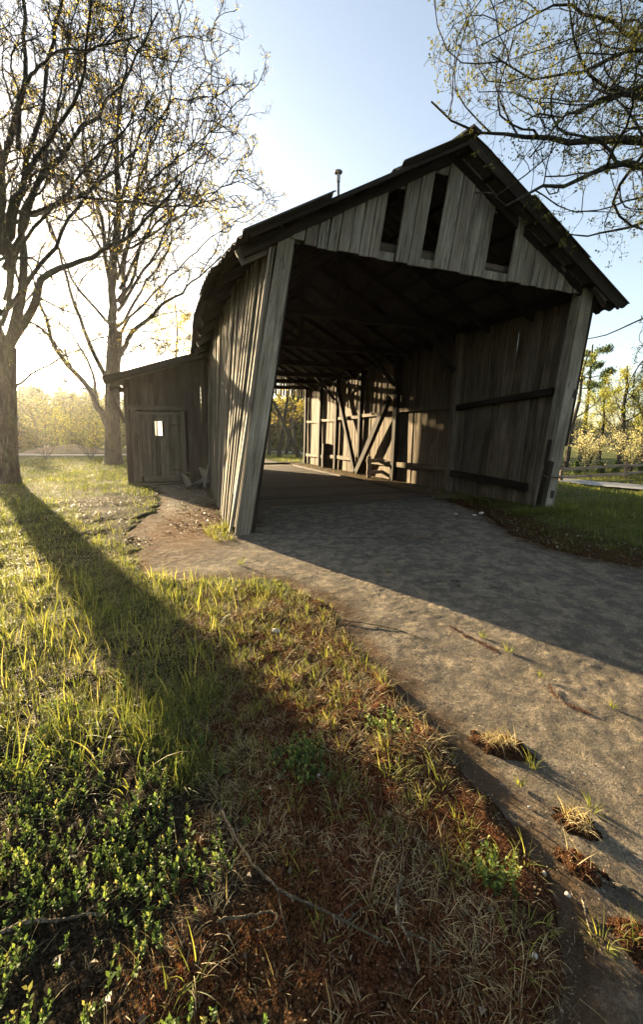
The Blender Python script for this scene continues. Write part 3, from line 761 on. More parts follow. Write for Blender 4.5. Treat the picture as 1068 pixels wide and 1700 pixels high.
def children(g, P, Rr, m, u0, u1, ang, lrat, rrat, n, wig, trop, minr, lenbase=None, umax_len=.35):
    K, N = P.shape[:2]; L = np.linalg.norm(np.diff(P, axis=1), axis=2).sum(1)
    u = (np.linspace(u0, u1, m)[None]+g.uniform(-.5, .5, (K, m))*(u1-u0)/m).clip(.02, .999)
    x = u*(N-1); i = np.floor(x).astype(int).clip(0, N-2); f = (x-i)[..., None]; kk = np.arange(K)[:, None]
    p = P[kk, i]*(1-f)+P[kk, i+1]*f; d = norm(P[kk, i+1]-P[kk, i]); r = Rr[kk, i]*(1-f[..., 0])+Rr[kk, i+1]*f[..., 0]
    rnd = g.normal(size=d.shape); rnd[..., 2] *= .7; perp = norm(np.cross(d, rnd)); a = np.radians(g.normal(ang, 12, (K, m)))[..., None]
    nd = norm(d*np.cos(a)+perp*np.sin(a)+np.array([0, 0, .12]))
    ln = L[:, None]*lrat*g.uniform(.6, 1.25, (K, m))*(1-umax_len*u)
    if lenbase is not None: ln = np.minimum(ln, lenbase)
    rc = np.clip(r*rrat*g.uniform(.75, 1.1, (K, m)), minr, None)
    Pn = [p.reshape(-1, 3)]; D = nd.reshape(-1, 3); step = (ln/(n-1)).reshape(-1, 1)
    w = g.normal(size=D.shape)
    for s in range(n-1):
        w = .45*w+g.normal(size=D.shape); D = norm(D+w*wig+np.array([0, 0, trop])); Pn.append(Pn[-1]+D*step)
    Pn = np.stack(Pn, 1); tap = np.linspace(1, .32, n)**1.0
    return Pn, np.maximum(rc.reshape(-1, 1)*tap, minr*.6)
def leaves_at(g, C, size, per, spread):
    n = len(C)*per; c = np.repeat(C, per, 0)+g.normal(size=(n, 3))*spread
    a = norm(g.normal(size=(n, 3))+np.array([0, 0, .3])); b = norm(np.cross(a, g.normal(size=(n, 3)))); l = size*g.uniform(.6, 1.35, (n, 1)); w = l*g.uniform(.38, .6, (n, 1))
    nrm_ = np.cross(a, b)*l*.18
    V = np.stack([c, c+a*l*.55+b*w*.5+nrm_, c+a*l, c+a*l*.55-b*w*.5+nrm_], 1).reshape(-1, 3)
    F = np.arange(4*n).reshape(-1, 4); r = np.repeat(g.random(len(C)), per)*.6+g.random(n)*.4
    return V, F, r
def tree(name, label, cat, base, trunk, limbs, levels, leaf, mats, seed, group=None, keep=None, roots=True, LS=1.0):
    """trunk: (points, r0, r1); limbs: list of (points, r0, r1); levels: list of dicts for children()"""
    g = np.random.default_rng(seed); base = np.array(base, float)
    t = empty(name, base, label, cat, group); Vs = []; Fs = []; n0 = 0
    def add(V, F, acc):
        acc[0].append(V); acc[1].append(F+acc[2]); acc[2] += len(V)
    A = [[], [], 0]; Bq = [[], [], 0]
    if trunk is not None:
        P = resample(trunk[0], 20); n = 20; f = np.linspace(0, 1, n)
        r = trunk[1]*(1-f)+trunk[2]*f
        if roots: r = r*(1+.55*np.exp(-f*np.linalg.norm(P[-1]-P[0])/.45))
        V, F = tubes(P[None], r[None], 22, g)
        cN = np.repeat(P, 22, 0); dv = V-cN; ph = np.arctan2(dv[:, 1], dv[:, 0])
        V = cN+dv*(1+.05*np.sin(ph*5+V[:, 2]*.6)+.04*np.sin(ph*9+V[:, 2]*1.3))[:, None]
        add(V, F, A)
    NL = 22
    LP = []; LR = []
    for pts, r0, r1 in limbs:
        r0 = r0*LS
        p = resample(pts, NL); L = np.linalg.norm(p[-1]-p[0]); w = np.cumsum(g.normal(size=(NL, 3)), 0); w -= np.linspace(0, 1, NL)[:, None]*w[-1]
        p[1:-1] += w[1:-1]*L*.006
        LP.append(p); LR.append(np.linspace(1, 0, NL)**1.45*(r0-r1)+r1*.7)
    if LP:
        P = np.stack(LP); Rr = np.stack(LR); V, F = tubes(P, Rr, 10, g); add(V, F, A)
    cur = (P, Rr); tips = []
    for li, lv in enumerate(levels):
        lv = dict(lv); kf = lv.pop('keep', None); sides = lv.pop('sides', 4); lf = lv.pop('leaf', None)
        P, Rr = children(g, cur[0], cur[1], **lv)
        if keep is not None:
            ok = keep(P[:, -1]) & keep(P[:, P.shape[1]//2]); P = P[ok]; Rr = Rr[ok]
        V, F = tubes(P, Rr, sides, g); add(V, F, A if li == 0 else Bq); cur = (P, Rr)
        if lf:
            for q in lf: tips.append(P[:, min(q, P.shape[1]-1)])
    mk('trunk', np.concatenate(A[0]), np.concatenate(A[1]), mats[0], t, smooth=True)
    if Bq[0]: mk('branches', np.concatenate(Bq[0]), np.concatenate(Bq[1]), mats[0], t, smooth=True)
    if leaf and tips:
        C = np.concatenate(tips); C = C[g.random(len(C)) < leaf.get('frac', 1)]
        V, F, r = leaves_at(g, C, leaf['size'], leaf['per'], leaf['spread'])
        mk('foliage', V, F, mats[1], t, rnd=r)
    return t
def pxl(pts, Y0, dY, g=None):
    """limb through picture points at distances running from Y0 to Y0+dY"""
    n = len(pts); out = []
    for i, (x, y) in enumerate(pts): out.append(at(x, y, Y0+dY*i/(n-1)))
    return out

OAK = [dict(m=9, u0=.18, u1=.97, ang=48, lrat=.46, rrat=.42, n=10, wig=.22, trop=.04, minr=.016, sides=6),
       dict(m=7, u0=.15, u1=.98, ang=46, lrat=.48, rrat=.5, n=8, wig=.24, trop=.04, minr=.010, sides=4),
       dict(m=6, u0=.15, u1=1, ang=44, lrat=.52, rrat=.55, n=6, wig=.26, trop=.03, minr=.0065, sides=3),
       dict(m=5, u0=.2, u1=1, ang=42, lrat=.55, rrat=.6, n=4, wig=.25, trop=.04, minr=.005, sides=3, leaf=[1, 3])]
def autolimbs(n, seed, xs, ys, c, rx, ry, Y0, dy, a0, a1, r):
    g = np.random.default_rng(seed); out = []
    for i in range(n):
        f = (i+.5)/n; a = R(a0+(a1-a0)*f+g.normal(0, 4)); k = g.uniform(.82, 1.0); e = (c[0]+rx*k*math.cos(a), c[1]-ry*k*math.sin(a))
        y0 = ys[0]+(ys[1]-ys[0])*g.random(); x0 = xs+g.uniform(-4, 4); d = g.uniform(-dy, dy)
        bow = 30*math.cos(a); p = []
        for t in np.linspace(0, 1, 7):
            x = x0+(e[0]-x0)*(t**.9); y = y0+(e[1]-y0)*(t**1.08)+bow*abs(math.cos(a))*math.sin(t*3.14)*(.5 if math.cos(a) > 0 else -.5)
            p.append((x+g.normal(0, 3), y+g.normal(0, 3)))
        out.append((pxl(p, Y0, d), r*g.uniform(.7, 1.1), r*.1))
    return out
# --- left oak, half out of the frame
Yl = 10.59
tb = at(10, 803, Yl); tb[2] = tz(tb[0], tb[1])
tr = ([tb+UP*-.25, at(9, 740, Yl), at(9, 680, Yl), at(8, 620, Yl), at(8, 575, Yl)], .275, .245)
L = [(pxl([(8, 585), (35, 545), (50, 500), (71, 463), (97, 434), (150, 415), (187, 405), (240, 380), (300, 300)], Yl, -2.5), .25, .03),
     (pxl([(12, 580), (33, 500), (33, 420), (33, 330), (62, 288), (111, 247), (157, 206), (206, 144), (231, 82), (262, 20)], Yl, 1.8), .25, .03),
     (pxl([(0, 590), (-20, 520), (-5, 420), (0, 268), (20, 185), (33, 144), (36, 60), (29, -60)], Yl, -1.0), .3, .05),
     (pxl([(30, 250), (37, 144), (74, 124), (119, 103), (173, 95), (230, 60)], Yl-.8, -2.2), .10, .02),
     (pxl([(30, 352), (62, 350), (124, 325), (177, 288), (231, 255), (288, 165), (345, 160)], Yl, 2.6), .14, .02),
     (pxl([(10, 500), (10, 400), (25, 313), (82, 222), (124, 165), (150, 60), (160, -40)], Yl, -2.8), .18, .03),
     (pxl([(25, 640), (60, 615), (110, 590), (170, 580), (215, 560)], Yl, 2.0), .07, .012),
     (pxl([(0, 560), (-60, 500), (-120, 380), (-200, 250), (-260, 100)], Yl, -.5), .26, .03),
     (pxl([(0, 570), (-50, 470), (-80, 300), (-90, 100), (-60, -120)], Yl, 2.5), .26, .03),
     (pxl([(0, 520), (-80, 480), (-180, 440), (-300, 400)], Yl, 2.2), .2, .03),
     (pxl([(2, 540), (40, 420), (110, 330), (190, 330), (260, 350), (310, 330)], Yl, -1.6), .12, .02),
     (pxl([(0, 420), (40, 250), (80, 90), (110, -60), (120, -200)], Yl, 1.4), .16, .03),
     (pxl([(0, 300), (-20, 150), (-30, 0), (10, -150)], Yl, 3), .16, .03)]
L += autolimbs(5, 3, 6, (590, 330), (20, 230), 270, 330, Yl, 3.0, -5, 100, .13)
OAKL = [dict(d) for d in OAK]; OAKL[0].update(m=8, lrat=.36, minr=.013); OAKL[1].update(m=7, lrat=.42); OAKL[2].update(m=5); OAKL[3].update(m=4)
tree('oak_tree', 'big oak at the left edge of the photo, its thick trunk cut by the frame', 'tree', tb, tr, L, OAKL,
     dict(size=.05, per=3, spread=.03, frac=.055), (M_bark, M_leafb), 11, LS=.55)
# --- second oak beside the shed
Ym = 20.11
tb = at(188, 770, Ym); tb[2] = tz(tb[0], tb[1])
tr = ([tb-UP*.3, at(187, 735, Ym), at(187, 700, Ym), at(187, 625, Ym), at(189, 587, Ym), at(191, 550, Ym)], .38, .32)
L = [(pxl([(182, 712), (165, 677), (146, 643), (124, 617), (101, 587), (90, 557), (70, 500), (50, 450), (15, 400)], Ym, -2), .36, .05),
     (pxl([(190, 560), (193, 512), (195, 475), (197, 419), (198, 320), (205, 200), (215, 90), (225, 0)], Ym, .5), .44, .05),
     (pxl([(196, 595), (225, 553), (255, 516), (270, 497), (311, 475), (352, 445), (390, 405)], Ym, -3), .26, .03),
     (pxl([(185, 640), (157, 587), (139, 550), (124, 512), (100, 420), (80, 330), (75, 220)], Ym, 3), .26, .04),
     (pxl([(196, 500), (210, 440), (222, 350), (245, 250), (285, 160), (310, 80), (330, 30)], Ym, 2.5), .24, .03),
     (pxl([(190, 530), (178, 440), (160, 350), (140, 240), (120, 120), (115, 20)], Ym, -3), .26, .03),
     (pxl([(198, 480), (225, 420), (260, 370), (310, 330), (370, 310), (425, 290)], Ym, 1.5), .17, .02),
     (pxl([(198, 420), (225, 330), (260, 290), (310, 250), (350, 215), (385, 190)], Ym, -3.5), .16, .02),
     (pxl([(188, 590), (225, 512), (290, 440), (330, 400), (385, 370), (420, 350)], Ym, 3.5), .16, .02),
     (pxl([(160, 660), (150, 600), (110, 540), (60, 500), (10, 480)], Ym, 3.5), .16, .02),
     (pxl([(200, 350), (230, 230), (275, 110), (300, 30)], Ym, -2.5), .14, .02),
     (pxl([(205, 280), (190, 180), (170, 80), (160, 0)], Ym, 2), .14, .02),
     (pxl([(190, 600), (250, 560), (290, 580), (330, 585)], Ym, -1.5), .09, .015),
     (pxl([(215, 400), (260, 330), (330, 250), (370, 150), (350, 60)], Ym, 5), .12, .02)]
L += autolimbs(13, 4, 192, (600, 330), (212, 290), 205, 300, Ym, 4.5, -12, 172, .17)
OAKM = [dict(d) for d in OAK]; OAKM[0].update(m=8, minr=.028, lrat=.34); OAKM[1].update(m=7, minr=.018, lrat=.42); OAKM[1].update(m=6); OAKM[2].update(minr=.012, m=5); OAKM[3].update(minr=.009, m=4)
tree('oak_tree', 'tall wide-spreading oak with forked trunk standing just left of the shed', 'tree', tb, tr, L, OAKM,
     dict(size=.095, per=3, spread=.06, frac=.07), (M_bark, M_leafb), 12, LS=.55)
# --- oak on the right whose limbs reach over the gable
bR = np.array([8.4, 6.0, 0]); bR[2] = tz(8.4, 6.0)
fork = bR+UP*3.6
def rlimb(px, Y0, Y1, r0, r1, z0=None):
    p = [at(x, y, Y0+(Y1-Y0)*i/(len(px)-1)) for i, (x, y) in enumerate(px)]
    st_ = bR+UP*(z0 if z0 else 4.0); first = p[0]; mid = st_*.5+first*.5+UP*.25
    return ([st_, mid]+p, r0, r1)
L = [rlimb([(1110, 225), (1068, 238), (1010, 227), (958, 219), (924, 227), (852, 217), (803, 220), (783, 198), (741, 193), (717, 169)], 5.6, 4.4, .16, .012, 4.6),
     rlimb([(1120, 262), (1068, 255), (1000, 258), (941, 279), (893, 300), (848, 331), (821, 331), (790, 320)], 5.4, 4.0, .12, .010, 4.4),
     rlimb([(1120, 285), (1068, 269), (1020, 276), (986, 289), (940, 300), (907, 293)], 6.2, 5.6, .09, .012, 4.2),
     rlimb([(1110, 150), (1068, 148), (1027, 148), (993, 169), (948, 193), (914, 200), (872, 200)], 5.9, 5.2, .12, .012, 5.2),
     rlimb([(1115, 185), (1068, 176), (1043, 165), (1007, 180), (982, 193), (924, 225), (880, 262)], 5.3, 4.8, .09, .012, 5.0),
     rlimb([(1100, 10), (1068, 20), (1048, 86), (1041, 138), (1010, 160)], 6.2, 5.6, .08, .014, 7.0),
     rlimb([(1090, 160), (1027, 145), (983, 124), (955, 103), (941, 34), (940, -30)], 5.5, 5.0, .10, .012, 5.6),
     rlimb([(1120, 320), (1068, 310), (1031, 327), (1000, 348), (955, 351)], 6.4, 6.2, .07, .010, 4.0),
     rlimb([(1120, 350), (1068, 362), (1027, 379), (948, 386), (915, 378)], 6.9, 7.2, .10, .012, 3.8),
     rlimb([(1120, 500), (1080, 520), (1043, 540), (1007, 558), (971, 565), (940, 570)], 7.0, 7.8, .06, .010, 2.6),
     rlimb([(1130, 560), (1068, 600), (1043, 640), (1040, 665)], 7.2, 7.6, .05, .010, 2.4),
     rlimb([(1100, 60), (1010, 50), (930, 30), (850, 60), (800, 75)], 6.6, 5.6, .08, .010, 6.0),
     rlimb([(1100, 110), (1030, 90), (960, 120), (890, 130), (830, 120), (815, 90)], 5.0, 4.3, .08, .010, 5.4),
     (np.array([fork, fork+[.3, .4, 2.5], fork+[.9, .2, 5], fork+[1, .8, 8]]), .38, .06),
     (np.array([fork, fork+[1.2, .6, 1.5], fork+[3, 1.2, 3], fork+[5, 2, 4.5]]), .28, .05),
     (np.array([fork, fork+[.8, 1.4, 1.5], fork+[1.6, 3.4, 3], fork+[2, 5.6, 4.5]]), .26, .05),
     (np.array([fork, fork+[.4, -1.0, 1.8], fork+[1.2, -2.2, 3.4], fork+[1.6, -3.5, 4.8]]), .26, .05)]
OAKR = [dict(m=18, umax_len=.12, u0=.3, u1=.99, ang=50, lrat=.30, rrat=.55, n=9, wig=.26, trop=.03, minr=.007, sides=6, lenbase=1.7),
        dict(m=6, u0=.15, u1=1, ang=50, lrat=.5, rrat=.5, n=8, wig=.32, trop=.04, minr=.0036, sides=4, leaf=[7]),
        dict(m=5, u0=.2, u1=1, ang=42, lrat=.5, rrat=.6, n=5, wig=.26, trop=.06, minr=.0025, sides=3, leaf=[3, 4])]
def keepR(p):   # limbs stop short of the barn roof
    s, t = st(p[:, 0], p[:, 1]); u = p[:, 0]/np.maximum(p[:, 1], .1); e = (p[:, 2]-CH)/np.maximum(p[:, 1], .1)
    near = (u < .8) & (e < .71-(u-.363)*.9) & (np.sin(p[:, 0]*91.7+p[:, 1]*57.3) < .72)      # pruned back from the gable
    return (u > .25) & ~near & ~((t > -.6) & (s > -1) & (s < 7.1) & (p[:, 2] < 6.2)) & ~((p[:, 2] < 3.2) & (p[:, 0] < 3.5))
tree('oak_tree', 'oak whose crooked budding limbs reach over the barn gable from the right', 'tree', bR,
     ([bR-UP*.3, bR+UP*1.5, bR+UP*3, fork+UP*.6], .50, .40), L, OAKR, dict(size=.034, per=4, spread=.016, frac=.8), (M_bark, M_leafd), 13, keep=keepR, LS=1.05)

# --- smaller trees behind
def simple_tree(name, label, cat, px, py, Y, top_px, r, seed, mats, leaf, lean_=(0, 0), fork=.45, nl=7, group=None, spread=.45, lv=None, z=None):
    g = np.random.default_rng(seed); b = at(px, py, Y); b[2] = tz(b[0], b[1]) if z is None else z
    H = at(px, top_px, Y)[2]-b[2]; top = b+np.array([lean_[0]*H, lean_[1]*H, H*.9])
    tr = [b-UP*.2]+[b+(top-b)*f+g.normal(size=3)*H*.012*[1, 1, 0] for f in (.2, .4, .6, .8)]+[top]
    P = resample(tr, 12); L = []
    for i in range(nl):
        f = fork+(.95-fork)*i/nl; p0 = P[int(f*11)]; a = i*2.4+g.random(); ln = H*spread*(1.15-f)*g.uniform(.8, 1.2)
        d = np.array([math.cos(a), math.sin(a), .55+f*.8]); d /= np.linalg.norm(d)
        L.append(([p0, p0+d*ln*.5+g.normal(size=3)*ln*.05, p0+d*ln+UP*ln*.15], r*.5*(1.1-f), r*.06))
    lv = lv or [dict(m=6, u0=.2, u1=.98, ang=45, lrat=.5, rrat=.5, n=6, wig=.2, trop=.05, minr=r*.07, sides=4),
                dict(m=5, u0=.2, u1=1, ang=45, lrat=.5, rrat=.5, n=5, wig=.22, trop=.05, minr=r*.045, sides=3, leaf=[2, 4]),
                dict(m=4, u0=.2, u1=1, ang=42, lrat=.55, rrat=.6, n=4, wig=.22, trop=.05, minr=r*.035, sides=3, leaf=[1, 2, 3])]
    return tree(name, label, cat, b, (tr, r, r*.2), L, lv, leaf, mats, seed, group, roots=False)
LF = lambda s, fr=1, per=3: dict(size=s, per=per, spread=s*1.2, frac=fr)
simple_tree('birch_tree', 'slim pale-leaved tree rising behind the shed roof against the barn eave', 'tree', 300, 750, 48, 470, .26, 21, (M_bark, M_leafb), LF(.2, .4), nl=9)
# right hand side, beyond the road
G = 'trees beyond the fence'
simple_tree('forked_tree', 'thin forked bare-trunked tree right beside the barn corner post', 'tree', 940, 772, 24, 560, .17, 31, (M_bark, M_leafg), LF(.09, .12), lean_=(.12, 0), group=G, fork=.3, nl=6)
simple_tree('leafy_tree', 'slender yellow-green tree behind the blossoming shrub', 'tree', 993, 775, 27, 628, .16, 32, (M_bark, M_leafg), LF(.10, .3), group=G, lean_=(.03, 0), nl=9)
simple_tree('leafy_tree', 'taller straight-trunked leafy tree directly behind the fence post', 'tree', 1028, 778, 25, 588, .20, 33, (M_bark, M_leafg), LF(.10, .25), group=G, nl=10, fork=.35)
simple_tree('leafy_tree', 'leafy tree at the far right edge with golden foliage', 'tree', 1066, 780, 25, 610, .24, 34, (M_bark, M_leafg), LF(.11, .35), group=G, nl=10, fork=.3)
simple_tree('leafy_tree', 'yellow-green crown cut by the right edge, its trunk outside the photo', 'tree', 1125, 780, 27, 590, .24, 35, (M_bark, M_leafg), LF(.11, .35), group=G, nl=10, fork=.3)
# pine with bare trunk and tufted crown
def pine(label, px, py, Y, topx, topy, r, seed):
    g = np.random.default_rng(seed); b = at(px, py, Y); b[2] = tz(b[0], b[1]); top = at(topx, topy, Y); P = resample([b-UP*.2, b*.5+top*.5+[.15, 0, 0], top], 12); H = top[2]-b[2]; L = []
    for i in range(12):
        f = .62+.36*i/12; p0 = P[int(f*11)]; a = i*2.4; ln = H*.16*(1.3-f)*2*g.uniform(.7, 1.1); d = np.array([math.cos(a), math.sin(a), .15])
        L.append(([p0, p0+d*ln*.5, p0+d*ln+UP*ln*.12], r*.3, r*.05))
    lv = [dict(m=6, u0=.3, u1=1, ang=45, lrat=.4, rrat=.5, n=5, wig=.2, trop=.08, minr=r*.06, sides=3, leaf=[2, 3, 4]), dict(m=4, u0=.3, u1=1, ang=45, lrat=.5, rrat=.5, n=4, wig=.2, trop=.1, minr=r*.04, sides=3, leaf=[1, 2, 3])]
    return tree('pine_tree', label, 'tree', b, (list(P), r, r*.3), L, lv, dict(size=.16, per=7, spread=.09), (M_bark, M_needle), seed, roots=False)
pine('tall thin pine with tufted dark crown behind the barn corner post', 963, 768, 34, 985, 572, .2, 41)
# blossoming shrubs, saplings
def shrub(name, label, px, py, Y, toppx, r, seed, mats, leaf, nst=9, wide=.6, group=None, cat='shrub', minr=.006):
    g = np.random.default_rng(seed); b = at(px, py, Y); b[2] = tz(b[0], b[1]); H = at(px, toppx, Y)[2]-b[2]; L = []
    for i in range(nst):
        a = i*2.4+g.random(); d = np.array([math.cos(a)*wide*g.uniform(.3, 1), math.sin(a)*wide*g.uniform(.3, 1), 1]); h = H*g.uniform(.7, 1)
        L.append(([b-UP*.05, b+d*h*.45*[.6, .6, 1], b+d*h*[1, 1, 1]], r, r*.3))
    lv = [dict(m=8, u0=.15, u1=1, ang=40, lrat=.45, rrat=.6, n=5, wig=.2, trop=.06, minr=minr, sides=3, leaf=[3, 4]), dict(m=5, u0=.2, u1=1, ang=40, lrat=.5, rrat=.6, n=4, wig=.2, trop=.05, minr=minr*.8, sides=3, leaf=[1, 2, 3])]
    return tree(name, label, cat, b, None, L, lv, leaf, mats, seed, group, roots=False)
shrub('blossoming_shrub', 'round cream-coloured blossoming shrub nearer the barn, behind the fence', 976, 776, 22, 722, .035, 51, (M_bark, M_leafp), LF(.075, .55, 3), 10, .75, 'blossoming shrubs')
shrub('blossoming_shrub', 'wider cream blossoming shrub right of the fence post', 1046, 780, 22, 712, .035, 52, (M_bark, M_leafp), LF(.075, .5, 3), 11, .8, 'blossoming shrubs')
def spruce(px, py, Y, toppx, label, seed):
    g = np.random.default_rng(seed); b = at(px, py, Y); b[2] = tz(b[0], b[1]); H = at(px, toppx, Y)[2]-b[2]; t = empty('spruce_sapling', b, label, 'sapling', 'young spruces along the fence')
    mb = MB(); mb.tube([b-UP*.05, b+UP*H], [.03, .006], 6); mb.build('stem', M_bark, t)
    n = 900; f = g.random(n)**.7; a = g.random(n)*6.28; rr = (1-f)*H*.36*g.uniform(.2, 1, n)**.5*(1+.25*np.sin(f*30))
    C = b+np.stack([np.cos(a)*rr, np.sin(a)*rr, H*(.04+.96*f)-rr*.25], -1); V, F, r = leaves_at(g, C, .07, 3, .02); mk('foliage', V, F, M_needle, t, rnd=r)
for k, (px, lab) in enumerate(((928, 'small dark spruce sapling nearest the barn post'), (957, 'small spruce sapling below the first blossoming shrub'), (998, 'young spruce between the two blossoming shrubs'), (1022, 'dark young spruce just left of the fence post'), (1066, 'young spruce by the rail at the right edge'))):
    spruce(px, 785, 20.5, 768-(k % 2)*2, lab, 60+k)
# leafy shoots in front of the middle oak
shrub('leafy_shrub', 'low airy shrub with bright yellow leaves at the foot of the forked oak', 150, 762, 25, 672, .02, 53, (M_bark, M_leafg), LF(.11, .3, 3), 10, 1.5)
shrub('leafy_shrub', 'thin-leaved shrub between the two big oaks', 75, 760, 26, 672, .02, 54, (M_bark, M_leafg), LF(.11, .22, 3), 8, 1.5)
# trees seen through the barn
G2 = 'trees seen through the barn'
for k, (px, Y, tp, ln, lab) in enumerate(((446, 36, 560, (.05, 0), 'dark slim tree at the left of the view through the barn'), (462, 31, 580, (.15, 0), 'leaning dark tree second from the left through the barn'),
        (474, 38, 585, (.2, 0), 'thin slanting tree in the middle of the view through the barn'), (500, 29, 560, (-.45, .05), 'strongly leaning tree arching left across the far opening'), (488, 40, 560, (.0, 0), 'upright dark tree near the far right post of the barn'), (430, 42, 560, (.1, 0), 'upright tree half hidden by the front corner post, seen through the barn'))):
    simple_tree('bare_tree', lab, 'tree', px, 735+1.2*620/Y, Y, tp, .2, 70+k, (M_bark, M_leafb), LF(.12, .12), lean_=ln, group=G2, fork=.35, nl=6)

# --- far woods
def woods(name, pts, h, seed, n, mat=M_far, size=.8, label=None):
    g = np.random.default_rng(seed); pts = np.array(pts, float); V = []; C = []
    u = g.random(n)*(len(pts)-1); i = np.floor(u).astype(int).clip(0, len(pts)-2); f = (u-i)[:, None]
    c = pts[i]*(1-f)+pts[i+1]*f+g.normal(size=(n, 2))*h*.35
    hh = h*g.uniform(.55, 1.1, n)
    for k in range(n):
        m = 260; z = g.random(m)**.8; rad = hh[k]*.2*np.sqrt(np.clip(1-((z-.45)/.6)**2, .02, 1)); a = g.random(m)*6.28; q = rad*np.sqrt(g.random(m))
        C.append(np.stack([c[k, 0]+np.cos(a)*q, c[k, 1]+np.sin(a)*q, hh[k]*(.05+z*.95)], -1))
    C = np.concatenate(C); V, F, r = leaves_at(g, C, size, 2, size*.5)
    P = np.stack([np.c_[c, np.zeros(n)-.3], np.c_[c+g.normal(size=(n, 2))*.3, hh*.7]], 1); V2, F2 = tubes(P, np.tile([.16, .06], (n, 1)), 5, g)
    o = mk(name, V, F, mat, None, rnd=r); tag(o, label, 'forest', kind='stuff')
    mk('trunks', V2, F2, M_bark, o)
def pa(az, r): return (math.sin(R(az))*r, math.cos(R(az))*r)
woods('forest', [pa(-70, 95), pa(-52, 92), pa(-42, 90), pa(-30, 92), pa(-20, 100)], 11, 91, 190, label='hazy belt of woodland across the field on the left')
woods('forest', [pa(-15, 64), pa(-9, 62), pa(-2, 64), pa(2, 68)], 8.5, 92, 55, label='light woodland seen through the far end of the barn')
woods('forest', [pa(12, 240), pa(30, 230), pa(45, 210), pa(60, 200)], 11, 93, 130, size=1.6, label='low distant woods on the horizon at the right')

# dirt mound
g = np.random.default_rng(5); a0 = gnd(120, 744)
xs = np.linspace(-5.5, 5.5, 70); ys = np.linspace(-3, 3, 40); xx, yy = np.meshgrid(xs, ys, indexing='ij'); rr = np.sqrt((xx/5.2)**2+(yy/2.8)**2)
a0 = at(112, 750, 44); zz = 1.25*np.clip(1-rr, 0, 1)**.8*(.75+.5*fbm(xx*.5+4, yy*.5+9, 3))+.25*(fbm(xx*2+9, yy*2, 4)-.5)*(rr < 1.0)-.12
i = np.arange(xx.size).reshape(xx.shape); F = np.stack([i[:-1, :-1], i[1:, :-1], i[1:, 1:], i[:-1, 1:]], -1).reshape(-1, 4)
zb = tz(a0[0], a0[1])
V = np.stack([xx.ravel()+a0[0], yy.ravel()+a0[1], zz.ravel()+zb], -1)
o = mk('earth_mound', V, F, M_sand, None, smooth=True, loc=(a0[0], a0[1], zb)); tag(o, 'heap of brown sandy earth beside the track between the oaks', 'earth heap')

# ================================================================== FENCE
fb = gnd(1039, 793, -.55); fr = np.array([dr[0], dr[1], 0]); fr = at(925, 786, 16.5)-fb; fr[2] = 0; fr /= np.linalg.norm(fr)
fc = empty('rail_fence', (fb[0], fb[1], tz(fb[0], fb[1])), 'low two-rail wooden fence along the far side of the road', 'fence')
def fz(p): return np.array([p[0], p[1], tz(p[0], p[1])])
posts = [fb+fr*5.0*k for k in (-2, -1, 0, 1, 2, 3)]
for p in posts:
    p = fz(p); mb = MB(); mb.beam(p-UP*.1, p+UP*.74, (1, 0, 0), .13, .11, 2, .005); mb.build('post', M_fence, fc)
for a, b in zip(posts[:-1], posts[1:]):
    for h in (.22, .60):
        mb = MB(); mb.beam(fz(a)+UP*(h+rng.normal(0, .012))-fr*.1+np.array([0, -.07, 0]), fz(b)+UP*(h+rng.normal(0, .012))+fr*.1+np.array([0, -.07, 0]), UP, .12, .06, 5, .02); mb.build('rail', M_fence, fc)

# ================================================================== GRASS AND GROUND COVER
def blades(g, P, h, w, lean_, curl, az=None, seg=3, flop=0.0):
    """P (N,3) roots; h height; w width; lean_ outward lean; curl extra bend towards the tip"""
    N = len(P); az = g.random(N)*6.28 if az is None else az
    d = np.stack([np.cos(az), np.sin(az), np.zeros(N)], -1); sd = np.stack([-np.sin(az+g.normal(0, .5, N)), np.cos(az), np.zeros(N)], -1); sd = norm(sd)
    V = []; ang = lean_.copy(); c = P.copy(); step = h/seg; cz = g.normal(0, .25, N)
    for i in range(seg+1):
        f = i/seg; ww = (w*(1-f**1.6)*.5+w*.03)[:, None]
        V.append(c-sd*ww); V.append(c+sd*ww)
        ang = ang+curl/seg*(1+f); dd = d*np.sin(ang)[:, None]+UP*np.cos(ang)[:, None]; dd = norm(dd+sd*(cz*f)[:, None])
        c = c+dd*step[:, None]
        c[:, 2] = np.maximum(c[:, 2], P[:, 2]+.004)
    V = np.stack(V, 1); b = np.arange(N)[:, None]*(2*(seg+1)); F = []
    for i in range(seg): F.append(np.concatenate([b+2*i, b+2*i+1, b+2*i+3, b+2*i+2], 1))
    return V.reshape(-1, 3), np.stack(F, 1).reshape(-1, 4)
def scat(g, n, box):
    return g.uniform(box[0], box[1], n), g.uniform(box[2], box[3], n)
def polar(g, n, r0, r1, a0, a1, p=1.0):
    """density falling with distance"""
    u = g.random(n); r = r0*(r1/r0)**(u**p); a = np.radians(g.uniform(a0, a1, n)); return r*np.sin(a), r*np.cos(a)
def inbarn(x, y, m=.0):
    s, t = st(x, y); sh = (s > -2.35-m) & (s < 0) & (t > 6.6-m) & (t < 10.4)
    return ((s > -.13-m) & (s < 5.6+m) & (t > -.05-m) & (t < 15.7)) | sh
def emit(name, lst, mat, label=None, cat=None):
    V = []; F = []; r = []; n = 0
    for v, f, q in lst: V.append(v); F.append(f+n); r.append(q); n += len(v)
    o = mk(name, np.concatenate(V), np.concatenate(F), mat, rnd=np.concatenate(r)); tag(o, label, cat, kind='stuff'); return o
g = np.random.default_rng(100)
